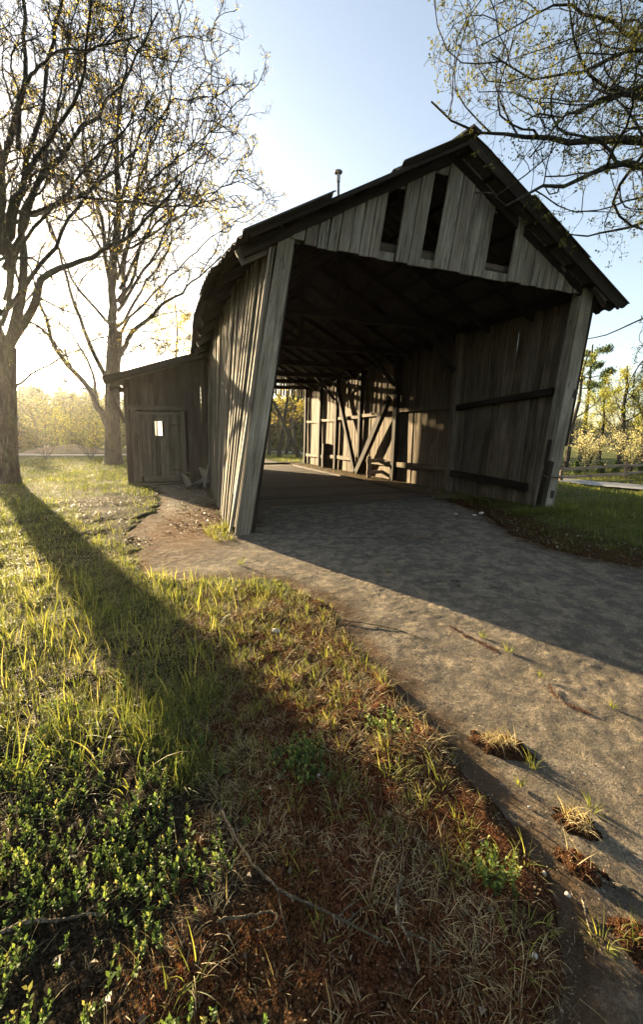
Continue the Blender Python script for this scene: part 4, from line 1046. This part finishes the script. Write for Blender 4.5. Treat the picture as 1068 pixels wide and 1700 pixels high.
# lawn
x, y = polar(g, 330000, 1.2, 34, -62, 62, .9)
d = asd(x, y); mo = in_zone(x, y, Z_MOSS, .15); he = in_zone(x, y, Z_HERB, .1); ta = in_zone(x, y, Z_TALL, .2); ch = in_zone(x, y, Z_CHIP, .3)
den = sstep(.03, .25, d)*(1-.975*mo)*(1-he)*(1-.93*ch)*(.30+.9*sstep(.36, .62, fbm(x*1.1, y*1.1, 3)))
den *= np.where((x > 1.8) & (y < 9), .04+.96*sstep(.4, 1.2, d+.5*(fbm(x*2, y*2, 3)-.5)), 1)
rt = np.abs(np.cross(np.stack([x-r1[0], y-r1[1]], -1), dr[None, :])); den = np.where(rt < 1.0, .0, den)
den = np.where(inbarn(x, y), 0, den)
k = g.random(len(x)) < den; x, y = x[k], y[k]; r = np.hypot(x, y)
P = np.stack([x, y, terr(x, y)-.004], -1); N = len(x)
tuft = sstep(.42, .62, fbm(x*2.3+3, y*2.3, 3))
h = (.028+.055*tuft+.011*np.sqrt(r))*g.uniform(.5, 1.5, N); w = np.maximum(.0028, .0011*r)*g.uniform(.7, 1.3, N)
V, F = blades(g, P, h, w, np.abs(g.normal(.25, .25, N)), g.uniform(0, 1.3, N), seg=2)
q = np.repeat(np.clip(g.beta(2, 3, N)*.9+.12*(fbm(x*.7, y*.7, 2)-.5)*4+(g.random(N) < .12)*.3, 0, 1), 2)
emit('lawn_grass', [(V, F, q)], M_grass, 'short spring grass of the lawn', 'grass')
# tall blades in the left foreground
def tufts(g, cx, cy, nb, rad, h, w, ln, cu, seg=4):
    n = len(cx); i = np.repeat(np.arange(n), nb); N = len(i); a = g.random(N)*6.28; rr = rad*np.sqrt(g.random(N))
    x = cx[i]+np.cos(a)*rr; y = cy[i]+np.sin(a)*rr
    P = np.stack([x, y, terr(x, y)-.004], -1); hs = np.repeat(g.uniform(.65, 1.25, n), nb) if np.isscalar(nb) else np.repeat(g.uniform(.65, 1.25, n), nb)
    hh = h*hs*g.uniform(.5, 1.15, N); ww = w*g.uniform(.6, 1.3, N)
    V, F = blades(g, P, hh, ww, np.abs(g.normal(ln, .2, N))+.02, g.uniform(.1, cu, N), az=a+g.normal(0, .5, N), seg=seg)
    return V, F, N, seg
L_ = []
cx, cy = scat(g, 2300, (-4.2, -.35, 1.0, 6.2)); z = in_zone(cx, cy, Z_TALL, .25)*sstep(.0, .2, asd(cx, cy)); k = g.random(len(cx)) < z*(.15+.85*sstep(.4, .6, fbm(cx*1.3+2, cy*1.3, 3)))
cx, cy = cx[k], cy[k]; V, F, N, sg = tufts(g, cx, cy, 7, .05, .10, .0034, .35, 1.1); L_.append((V, F, np.repeat(np.clip(g.normal(.5, .3, N), 0, 1), sg)))
cx, cy = scat(g, 330, (-2.6, -.42, 1.15, 3.3)); z = in_zone(cx, cy, Z_TALL, .15); k = g.random(len(cx)) < z; cx, cy = cx[k], cy[k]
V, F, N, sg = tufts(g, cx, cy, 4, .035, .20, .0052, .2, .7, 5); L_.append((V, F, np.repeat(np.clip(g.normal(.6, .2, N), 0, .95), sg)))
emit('tall_grass', L_, M_grass, 'tall backlit green blades in the left foreground', 'grass')
# straw mat and dry curls
L_ = []
cx, cy = scat(g, 4200, (-2.6, .9, .45, 4.2)); z = np.maximum(in_zone(cx, cy, Z_MOSS, .1)*sstep(.46, .58, fbm(cx*3.4, cy*3.4+7, 3)), .7*in_zone(cx, cy, Z_TALL, .2))*(1-.7*in_zone(cx, cy, Z_HERB, .05))
z *= sstep(-.02, .1, asd(cx, cy)); k = g.random(len(cx)) < z; cx, cy = cx[k], cy[k]
V, F, N, sg = tufts(g, cx, cy, 24, .045, .075, .0014, .7, 3.4, 6); L_.append((V, F, np.repeat(g.beta(2, 2, N), sg)))
cx, cy = scat(g, 24000, (-3.4, .9, .45, 4.6)); z = np.maximum(in_zone(cx, cy, Z_MOSS, .1)*.15, in_zone(cx, cy, Z_TALL, .2))*sstep(-.02, .1, asd(cx, cy)); k = g.random(len(cx)) < z; cx, cy = cx[k], cy[k]
V, F, N, sg = tufts(g, cx, cy, 2, .03, .075, .0019, 1.2, 1.2, 5); L_.append((V, F, np.repeat(g.beta(2, 3, N), sg)))
cx, cy = scat(g, 1500, (-.8, .75, .45, 1.9)); z = in_zone(cx, cy, Z_MOSS, .08)*(.12+.7*sstep(.46, .58, fbm(cx*5, cy*5+3, 3)))*sstep(-.02, .05, asd(cx, cy)); k = g.random(len(cx)) < z; cx, cy = cx[k], cy[k]
V, F, N, sg = tufts(g, cx, cy, 16, .022, .05, .0011, .6, 3.2, 6); L_.append((V, F, np.repeat(g.beta(2, 2, N), sg)))
emit('dry_grass', L_, M_dry, 'pale curled dry grass over the moss', 'dry grass')
# thin green tufts in the moss
cx, cy = scat(g, 1500, (-1.2, 1.0, .62, 3.6)); z = in_zone(cx, cy, Z_MOSS, .1)*(.15+.6*sstep(.42, .6, fbm(cx*2+11, cy*2, 3)))*sstep(-.04, .06, asd(cx, cy)); k = g.random(len(cx)) < z; cx, cy = cx[k], cy[k]
V, F, N, sg = tufts(g, cx, cy, 12, .025, .075, .0024, .35, .9, 4)
cx, cy = scat(g, 900, (-2.2, .4, 2.6, 4.2)); dd = asd(cx, cy); k = g.random(len(cx)) < .4*(dd > .0)*(dd < .6); cx, cy = cx[k], cy[k]
V2, F2, N2, sg = tufts(g, cx, cy, 12, .03, .06, .0028, .4, .9, 4)
emit('thin_grass', [(V, F, np.repeat(np.clip(g.normal(.5, .2, N), 0, 1), sg)), (V2, F2, np.repeat(np.clip(g.normal(.6, .2, N2), 0, 1), sg))], M_grass, 'thin green tufts growing in the reddish moss', 'grass')
# grass fringe at the right side of the apron and by the barn foot
cx, cy = scat(g, 5200, (2.2, 8.5, 2.4, 7.4)); dd = asd(cx, cy); s_, t_ = st(cx, cy)
k = (g.random(len(cx)) < .8*sstep(.45, 1.2, dd+.5*(fbm(cx*2, cy*2, 3)-.5))+.07*(dd > .03)) & ~inbarn(cx, cy) ; cx, cy = cx[k], cy[k]
V, F, N, sg = tufts(g, cx, cy, 9, .05, .095, .0055, .3, .9, 3)
c3 = bxy(4.9, -.25); n = 260; cx = np.concatenate([g.uniform(4.4, 5.7, n)]); t3 = g.uniform(-.45, -.12, n); c3 = FL[:2]+FD[:2]*cx[:, None]+DD[:2]*t3[:, None]
V2, F2, N2, sg = tufts(g, c3[:, 0], c3[:, 1], 9, .04, .14, .006, .2, .7, 3)
n = 60; c4 = FL[:2]+FD[:2]*g.uniform(-.45, -.12, n)[:, None]+DD[:2]*g.uniform(-.3, .5, n)[:, None]
V3, F3, N3, sg = tufts(g, c4[:, 0], c4[:, 1], 10, .03, .15, .0045, .25, .8, 3)
n = 200; sI = g.uniform(4.2, 5.25, n); tI = g.uniform(.1, 2.6, n); c5 = FL[:2]+FD[:2]*sI[:, None]+DD[:2]*tI[:, None]; k = g.random(n) < (sI-4.0)/1.3; c5 = c5[k]
V4, F4, N4, sg = tufts(g, c5[:, 0], c5[:, 1], 8, .04, .10, .005, .25, .7, 3)
emit('barn_side_grass', [(V, F, np.repeat(g.beta(2, 4, N), sg)), (V2, F2, np.repeat(g.beta(2, 4, N2), sg)), (V3, F3, np.repeat(g.beta(3, 2, N3), sg)), (V4, F4, np.repeat(g.beta(2, 4, N4), sg))], M_grass, 'dark green grass along the barn foot and the right edge of the pavement', 'grass')
# low herbs, bottom left
def herbs(g, cx, cy, hgt, ls, nl):
    N = len(cx); base = np.stack([cx, cy, terr(cx, cy)], -1); az = g.random(N)*6.28; ln = np.abs(g.normal(0, .35, N)); H = hgt*g.uniform(.5, 1.3, N)
    d = np.stack([np.cos(az)*np.sin(ln), np.sin(az)*np.sin(ln), np.cos(ln)], -1); i = np.repeat(np.arange(N), nl); M = len(i)
    f = np.tile(np.linspace(.25, 1, nl), N)+g.normal(0, .03, M); c = base[i]+d[i]*(H[i]*f)[:, None]
    a = np.tile(np.arange(nl)*2.4, N)+g.random(N)[i]*6; up = .35+.9*f
    dir_ = norm(np.stack([np.cos(a), np.sin(a), up], -1)+g.normal(size=(M, 3))*.15); side = norm(np.cross(dir_, np.tile([0, 0, 1.], (M, 1)))); l = ls*g.uniform(.6, 1.3, M)*(1.1-.35*f); w = l*.52
    nn = np.cross(side, dir_)*l[:, None]*.12
    V = np.stack([c, c+dir_*l[:, None]*.5+side*w[:, None]*.5+nn, c+dir_*l[:, None], c+dir_*l[:, None]*.5-side*w[:, None]*.5+nn], 1).reshape(-1, 3)
    F = np.arange(4*M).reshape(-1, 4); r = np.clip(.25+.5*f+g.normal(0, .15, M)+.15*g.normal(size=N)[i], 0, 1)
    P = np.stack([base, base+d*H[:, None]*.5, base+d*H[:, None]], 1); V2, F2 = tubes(P, np.full((N, 3), .0009), 3, g)
    return [(V, F, r), (V2, F2, np.full(len(F2), .2))]
cx, cy = scat(g, 15000, (-1.7, .1, .3, 2.3)); z = in_zone(cx, cy, Z_HERB, .17)*(.08+.92*sstep(.42, .6, fbm(cx*5.5, cy*5.5, 4)))*sstep(.05, .2, asd(cx, cy)); k = g.random(len(cx)) < z*.8; cx, cy = cx[k], cy[k]
h5 = len(cx)*6//10; L_ = herbs(g, cx[:h5], cy[:h5], .045, .0115, 12)+herbs(g, cx[h5:h5+h5//4], cy[h5:h5+h5//4], .065, .017, 9)+herbs(g, cx[h5+h5//4:], cy[h5+h5//4:], .03, .009, 10)
kd = g.random(len(cx)) < .10; DRY_AT = (cx[kd], cy[kd])
q = gnd(815, 1462)[:2]; q2 = gnd(500, 1285)[:2]; q3 = gnd(640, 1215)[:2]
for qq, n, rr in ((q, 40, .03), (q2, 90, .05), (q3, 30, .04), (gnd(235, 1150)[:2], 30, .08)):
    L_ += herbs(g, qq[0]+g.normal(0, rr, n), qq[1]+g.normal(0, rr, n), .05, .014, 10)
emit('low_herbs', L_, M_herb, 'dense low small-leaved green herbs in the bottom left corner', 'ground cover')
# moss fibres: tiny upright shoots give the mound its nap
cx, cy = scat(g, 170000, (-1.1, 1.0, .5, 3.2)); c7 = scat(g, 170000, (-.7, .9, .45, 1.7)); cx = np.r_[cx, c7[0]]; cy = np.r_[cy, c7[1]]; z = in_zone(cx, cy, Z_MOSS, .08)*sstep(.35, .55, fbm(cx*7, cy*7, 3))*sstep(-.03, .04, asd(cx, cy)); k = g.random(len(cx)) < z*.75; cx, cy = cx[k], cy[k]; N = len(cx)
V, F = blades(g, np.stack([cx, cy, terr(cx, cy)-.002], -1), g.uniform(.006, .014, N), np.full(N, .0032), np.abs(g.normal(.3, .3, N)), g.uniform(0, .6, N), seg=1)
M_moss = leafm('red_brown_moss', [(0, (.055, .018, .010)), (.5, (.12, .042, .018)), (.85, (.19, .08, .03)), (1, (.15, .13, .04))], .25, .2, 1.3)
emit('moss', [(V, F, g.random(N))], M_moss, 'red-brown moss mat beside the pavement', 'moss')
cx, cy = scat(g, 22000, (-1.3, 1.0, .45, 3.2)); k = g.random(22000) < .8*in_zone(cx, cy, Z_MOSS, .1)*sstep(-.03, .04, asd(cx, cy)); MLIT = (cx[k], cy[k])
# litter: dead leaves, chips
def litter(g, cx, cy, l0, l1, asp=(.35, .8), tilt=.35, lift=.006):
    N = len(cx); c = np.stack([cx, cy, surf(cx, cy)+lift], -1); a = g.random(N)*6.28; u = norm(np.stack([np.cos(a), np.sin(a), g.normal(0, tilt, N)], -1)); v = norm(np.stack([-np.sin(a), np.cos(a), g.normal(0, tilt, N)], -1))
    l = g.uniform(l0, l1, N)[:, None]; w = l*g.uniform(asp[0], asp[1], (N, 1)); n_ = np.cross(u, v)*l*.2
    V = np.stack([c-u*l*.5, c-u*l*.1+v*w*.5+n_, c+u*l*.5, c+u*l*.05-v*w*.5+n_], 1).reshape(-1, 3); return V, np.arange(4*N).reshape(-1, 4), g.random(N)
cx, cy = scat(g, 2600, (-3, .8, .62, 3.6)); k = (g.random(2600) < (.9*in_zone(cx, cy, Z_HERB, .1)+.5*in_zone(cx, cy, Z_TALL, .2)+.35*in_zone(cx, cy, Z_MOSS, .1)))&(asd(cx, cy) > 0); L_ = [litter(g, cx[k], cy[k], .008, .026, (.3, .7), .5)]
cx, cy = scat(g, 26000, (-5.6, -1.2, 3.9, 10.6)); k = (g.random(26000) < in_zone(cx, cy, Z_CHIP, .35)*sstep(.42, .6, fbm(cx*1.8, cy*1.8, 3))) & ~inbarn(cx, cy); L_.append(litter(g, cx[k], cy[k], .015, .06, (.15, .5), .25, .012))
n = 1500; c6 = FL[:2]+FD[:2]*(-.1-np.abs(g.normal(0, .45, n)))[:, None]+DD[:2]*g.uniform(.2, 6.4, n)[:, None]; L_.append(litter(g, c6[:, 0], c6[:, 1], .02, .08, (.12, .5), .35, .02))
n = 1600; c6 = FL[:2]+FD[:2]*(5.35-np.abs(g.normal(0, .35, n)))[:, None]+DD[:2]*g.uniform(2.2, 15, n)[:, None]; L_.append(litter(g, c6[:, 0], c6[:, 1], .02, .08, (.12, .5), .35, .02))
cx, cy = scat(g, 9000, (2.2, 8, 2.6, 6.6)); d = asd(cx, cy); k = (d > -.1) & (d < 1.1) & (g.random(9000) < .45); L_.append(litter(g, cx[k], cy[k], .015, .05))
L_.append(litter(g, MLIT[0], MLIT[1], .002, .009, (.2, .8), .5, .006))
n = 2500; x6, y6 = polar(g, n, 1.5, 8, -45, 50); k = (asd(x6, y6) < 0) & ~inbarn(x6, y6); L_.append(litter(g, x6[k], y6[k], .004, .012, (.3, .8), .2, .003))
emit('leaf_litter', L_, M_dead, 'scattered dead leaves, chips and straw', 'litter')

# dry stems between the herbs
V, F, N, sg = tufts(g, DRY_AT[0], DRY_AT[1], 4, .03, .07, .0016, .7, 1.4, 4); emit('dry_stems', [(V, F, np.repeat(g.beta(2, 2, N), sg))], M_dry, 'thin dry stems between the low herbs', 'dry stems')
# crumbs round the moss clumps and along the pavement edge
L_ = []
for q, r_, h_ in MOSSBLOB: n = 220; a = np.abs(g.normal(0, .12, n))+.02; b = g.random(n)*6.28; L_.append(litter(g, q[0]+np.cos(b)*a, q[1]+np.sin(b)*a*.8, .002, .008, (.4, .9), .4, .001))
x6, y6 = polar(g, 60000, .7, 6, -40, 60); d6 = asd(x6, y6); k = (d6 < .02) & (g.random(60000) < np.exp(d6/.07)*.5+.012); L_.append(litter(g, x6[k], y6[k], .002, .008, (.4, .9), .5, .001))
emit('crumbs', L_, M_dead, 'grit and crumbs lying along the pavement edge', 'grit')

# moss clumps with grass on the pavement
labs = ['largest and uppermost brown moss clump with dry grass on the pavement', 'moss clump topped with pale grass near the pavement edge', 'round bare brown moss cushion just below the grass-topped clump', 'small moss clump at the lower right edge of the photo']
for i, ((q, r, hh), lab) in enumerate(zip(MOSSBLOB, labs)):
    g = np.random.default_rng(200+i); r = [.055, .042, .04, .045][i]; hh = [.010, .015, .016, .014][i]
    t = empty('moss_clump', (q[0], q[1], 0), lab, 'moss clump', 'moss clumps on the pavement')
    xs = np.linspace(-1.25, 1.25, 34); xx, yy = np.meshgrid(xs, xs, indexing='ij'); rr = np.hypot(xx, yy)*(1+.5*(fbm(xx*1.7+i*9, yy*1.7, 4)-.5)*2)
    z = hh*np.sqrt(np.clip(1-rr**2, 0, 1))*(1+.5*(fbm(xx*5+i, yy*5, 3)-.5))-.010-.02*np.clip(rr-1, 0, 1); el = [1.7, 1.3, 1.1, 1][i]
    V = np.stack([xx.ravel()*r*el*.9+q[0]+yy.ravel()*r*-.3, yy.ravel()*r+q[1]-xx.ravel()*r*.35*(el-1), z.ravel()], -1); ii = np.arange(xx.size).reshape(xx.shape)
    F = np.stack([ii[:-1, :-1], ii[1:, :-1], ii[1:, 1:], ii[:-1, 1:]], -1).reshape(-1, 4); ca = np.tile([.065, .032, .016, 1], (len(V), 1))
    mk('cushion', V, F, M_ground, t, smooth=True, colr=ca)
    k = g.integers(0, len(V), 700); k = k[V[k, 2] > -.005]; Vb, Fb = blades(g, V[k]-[0, 0, .002], g.uniform(.006, .013, len(k)), np.full(len(k), .003), np.abs(g.normal(.3, .3, len(k))), g.uniform(0, .5, len(k)), seg=1); mk('moss_nap', Vb, Fb, M_moss, t, rnd=g.random(len(k)))
    nb = [160, 90, 8, 30][i]; P = V[g.choice(np.where(V[:, 2] > -.003)[0], nb)]; Vb, Fb = blades(g, P, g.uniform(.03, .09, nb), np.full(nb, .002), np.abs(g.normal(.5, .3, nb)), g.uniform(.3, 1.6, nb), seg=4); mk('grass', Vb, Fb, M_dry if i != 3 else M_grass, t, rnd=np.repeat(g.random(nb), 4))
# grass tufts in the cracks
for i, (px, py, s, lab) in enumerate(((845, 1078, 1.0, 'yellow-green tuft in a crack in the sunlit middle of the pavement'), (802, 1055, .8, 'small sparse tuft left of the tuft in the crack'), (885, 1268, 1.1, 'thin tuft just below the largest moss clump'), (900, 1120, .6, 'tiny seedling tuft near the shadow line of the barn'),
        (1018, 1170, .6, 'lone pale seedling at the right on the sunlit pavement'), (645, 948, .8, 'dark sparse tuft within the barn shadow'), (400, 935, 1.7, 'bright upright tuft at the pavement edge before the left corner post'), (470, 862, .8, 'dark little tuft inside the barn entrance'),
        (1000, 1560, 1.2, 'pale tuft at the lower right of the pavement'), (985, 1340, .9, 'sprig growing above the grass-topped moss clump'), (865, 1300, .6, 'short tuft under the thin tuft near the pavement edge'), (560, 1325, .0, ''))):
    if not lab: continue
    g = np.random.default_rng(300+i); q = gnd(px, py); nb = 26; r = np.hypot(q[0], q[1]); a = g.random(nb)*6.28; P = np.array([q[0], q[1], .0])+np.stack([np.cos(a)*.012*s, np.sin(a)*.012*s, np.zeros(nb)], -1)
    P[:, 2] = np.maximum(terr(P[:, 0], P[:, 1]), -.012)
    V, F = blades(g, P, g.uniform(.02, .055, nb)*s*(1+.12*r), np.full(nb, .0018+.0006*r), np.abs(g.normal(.4, .25, nb)), g.uniform(.1, .9, nb), az=a, seg=4)
    o = mk('grass_tuft', V, F, M_grass, None, rnd=np.repeat(np.clip(g.normal(.6, .15, nb), 0, 1), 4), loc=(q[0], q[1], 0)); tag(o, lab, 'grass tuft', 'grass tufts in the pavement')
# moss and soil filling the long crack
M_crack = M_moss
cp_ = [(745, 1040), (800, 1065), (850, 1095), (905, 1130), (960, 1165), (1030, 1195), (1068, 1210)]
pts = resample([gnd(*p) for p in cp_], 60); g = np.random.default_rng(9); N = 1500; i = g.integers(0, 59, N); f = g.random(N)[:, None]; c = pts[i]*(1-f)+pts[i+1]*f
c[:, :2] += np.stack([fbm(c[:, 0]*6, c[:, 1]*6, 3)-.5, fbm(c[:, 0]*6+30, c[:, 1]*6, 3)-.5], -1)*.14+g.normal(size=(N, 2))*.007*(.4+1.6*g.random((N, 1)))
kk = fbm(c[:, 0]*3, c[:, 1]*3+5, 3) > .44; c = c[kk]; N = len(c); c[:, 2] = -.014
V, F = blades(g, c, g.uniform(.004, .010, N), np.full(N, .004), np.abs(g.normal(.6, .4, N)), g.uniform(0, .6, N), seg=1)
o = emit('crack_moss', [(V, F, g.random(N)*.7)], M_moss, 'moss and dirt filling a long crack in the pavement', 'moss')

# fallen branches
def branch(px, r, lab, seed, lift=.02, twigs=3, mat=None, cat='fallen branch'):
    g = np.random.default_rng(seed); p = [gnd(a, b) for a, b in px]
    p = [np.array([q[0], q[1], max(tz(q[0], q[1]), -.012)+lift+r]) for q in p]; P = resample(p, 26); P[:, 2] += .006*np.sin(np.linspace(0, 9, 26)+seed)
    P[1:-1] += g.normal(size=(24, 3))*.0012
    rr = r*np.linspace(1, .45, 26)*(1+.12*np.sin(np.arange(26)*1.9)); mid = P[13]
    mb = MB(); mb.tube(P, rr, 8)
    for k in range(twigs):
        i = int(g.integers(5, 24)); d = P[min(i+1, 25)]-P[i]; d /= np.linalg.norm(d); s = np.cross(d, UP)*g.choice([-1, 1]); q0 = P[i]; l = g.uniform(.04, .12)
        mb.tube([q0, q0+(d*.6+s*.7+UP*.15)*l*.5, q0+(d*.8+s*.8+UP*.05)*l], [r*.5, r*.35, r*.15], 5)
    o = mb.build('fallen_branch', mat or M_bark2, None, True, loc=mid); tag(o, lab, cat, 'fallen branches on the ground'); return o
branch([(365, 1372), (395, 1430), (422, 1475), (450, 1505), (500, 1535), (560, 1562), (640, 1590)], .0045, 'long curved pale branch lying across the moss in the foreground', 1, .022, 4)
branch([(362, 1572), (400, 1556), (440, 1550), (466, 1560), (462, 1576), (420, 1578)], .0032, 'thin pale hooked twig at the bottom of the photo', 2, .02, 0)
branch([(990, 1448), (1030, 1470), (1090, 1492)], .0055, 'mossy stick lying on the pavement at the right edge', 3, .002, 0)
branch([(543, 1027), (619, 1037), (670, 1045), (722, 1068)], .004, 'long thin mossy stick reaching from the moss onto the sunlit pavement', 4, .004, 2)
branch([(668, 1480), (657, 1530), (664, 1560), (682, 1602)], .0055, 'crooked mossy stick standing out of the dark moss at the bottom', 5, .03, 1)
branch([(-10, 1592), (60, 1572), (120, 1560), (170, 1556)], .005, 'straight stick among the low herbs in the bottom left corner', 6, .02, 1)
branch([(968, 1490), (978, 1530), (992, 1600)], .003, 'thin reddish twig at the lower pavement edge', 8, .004, 0)
# pebbles
def pebble(px, py, r, lab, seed, group='pale pebbles'):
    g = np.random.default_rng(seed); q = gnd(px, py); n, m = 10, 14; th = np.linspace(0, math.pi, n)[:, None]; ph = np.linspace(0, 2*math.pi, m, endpoint=False)[None]
    k = 1+.18*np.sin(ph*2+seed)+.12*np.sin(ph*3+th*2+seed*2); X_ = np.sin(th)*np.cos(ph)*k*r*1.25; Y_ = np.sin(th)*np.sin(ph)*k*r; Z_ = np.cos(th)*r*.72*np.ones_like(ph)
    z0 = max(tz(q[0], q[1]), -.012)+r*.4; V = np.stack([X_+q[0], Y_+q[1], Z_+z0], -1).reshape(-1, 3); i = np.arange(n*m).reshape(n, m); j = np.roll(i, -1, 1)
    F = np.stack([i[:-1], i[1:], j[1:], j[:-1]], -1).reshape(-1, 4); o = mk('pebble', V, F, M_stone, None, smooth=True, loc=(q[0], q[1], z0)); tag(o, lab, 'pebble', group)
for i, (px, py, r, lab) in enumerate(((888, 1590, .006, 'small white pebble at the very bottom beside the pavement edge'), (800, 852, .035, 'largest pale stone by the foot of the right barn wall'), (788, 855, .025, 'pale stone just left of the largest one by the right barn wall'), (757, 853, .022, 'leftmost pale stone by the foot of the right barn wall'),
        (944, 1480, .006, 'pinkish stone on the pavement below the round moss cushion'), (905, 1444, .005, 'tiny white pebble left of the round moss cushion'), (529, 1305, .006, 'round pale pebble in the middle of the dark moss'), (660, 1268, .004, 'tiny pebble on the moss right of centre'), (880, 1335, .004, 'tiny white pebble on the pavement edge below the thin tuft'), (458, 1052, .02, 'flat pale stone on the dry grass below the dirt path'))):
    pebble(px, py, r, lab, i)

# ================================================================== SKY, SUN, CAMERA, AIR
SAZ, SEL = R(-42.8), R(9.6)
w = bpy.data.worlds.new('World'); SC.world = w; w.use_nodes = True; nt = w.node_tree; bg = nt.nodes['Background']
sky = nt.nodes.new('ShaderNodeTexSky'); sky.sky_type = 'NISHITA'; sky.sun_disc = False; sky.sun_elevation = SEL; sky.sun_rotation = SAZ
sky.air_density = 1.0; sky.dust_density = 1.9; sky.ozone_density = 1.0; sky.altitude = 0
nt.links.new(sky.outputs[0], bg.inputs[0]); bg.inputs[1].default_value = .060; hs = nt.nodes.new('ShaderNodeHueSaturation'); hs.inputs['Saturation'].default_value = .78; nt.links.new(sky.outputs[0], hs.inputs['Color']); nt.links.new(hs.outputs[0], bg.inputs[0])
sd = np.array([math.sin(SAZ)*math.cos(SEL), math.cos(SAZ)*math.cos(SEL), math.sin(SEL)])
sl = bpy.data.lights.new('sun', 'SUN'); sl.energy = 5.0; sl.angle = R(.6); sl.color = (1, .78, .47)
so = bpy.data.objects.new('sun', sl); COL.objects.link(so)
from mathutils import Vector
so.rotation_euler = Vector(tuple(-sd)).to_track_quat('-Z', 'Y').to_euler(); so.location = (-20, 20, 15)
HAZE = 1
if HAZE:
    V = np.array([(x, y, z) for x in (-420, 300) for y in (-60, 420) for z in (-3, 34)], float)
    F = [(0, 1, 3, 2), (4, 6, 7, 5), (0, 4, 5, 1), (2, 3, 7, 6), (0, 2, 6, 4), (1, 5, 7, 3)]
    t = NT('air'); v = t.n('ShaderNodeVolumePrincipled'); v.inputs['Density'].default_value = .0003; v.inputs['Anisotropy'].default_value = .72; v.inputs['Color'].default_value = (.95, .93, .9, 1)
    t.l(v.outputs[0], t.out.inputs['Volume']); o = mk('haze', V, F, t.m); tag(o, kind='stuff')
cam = bpy.data.cameras.new('camera'); co = bpy.data.objects.new('camera', cam); COL.objects.link(co); SC.camera = co
co.location = (0, 0, CH); co.rotation_euler = (R(90)-PIT, 0, 0)
cam.sensor_fit = 'VERTICAL'; cam.sensor_height = 36; cam.lens = FP*36/1700; cam.shift_y = -50/1700; cam.clip_start = .02; cam.clip_end = 6000
SC.view_settings.view_transform = 'Standard'; SC.view_settings.look = 'None'; SC.view_settings.gamma = 1; SC.view_settings.exposure = 3.0
SC.cycles.max_bounces = 6; SC.cycles.transparent_max_bounces = 8; SC.cycles.volume_bounces = 0
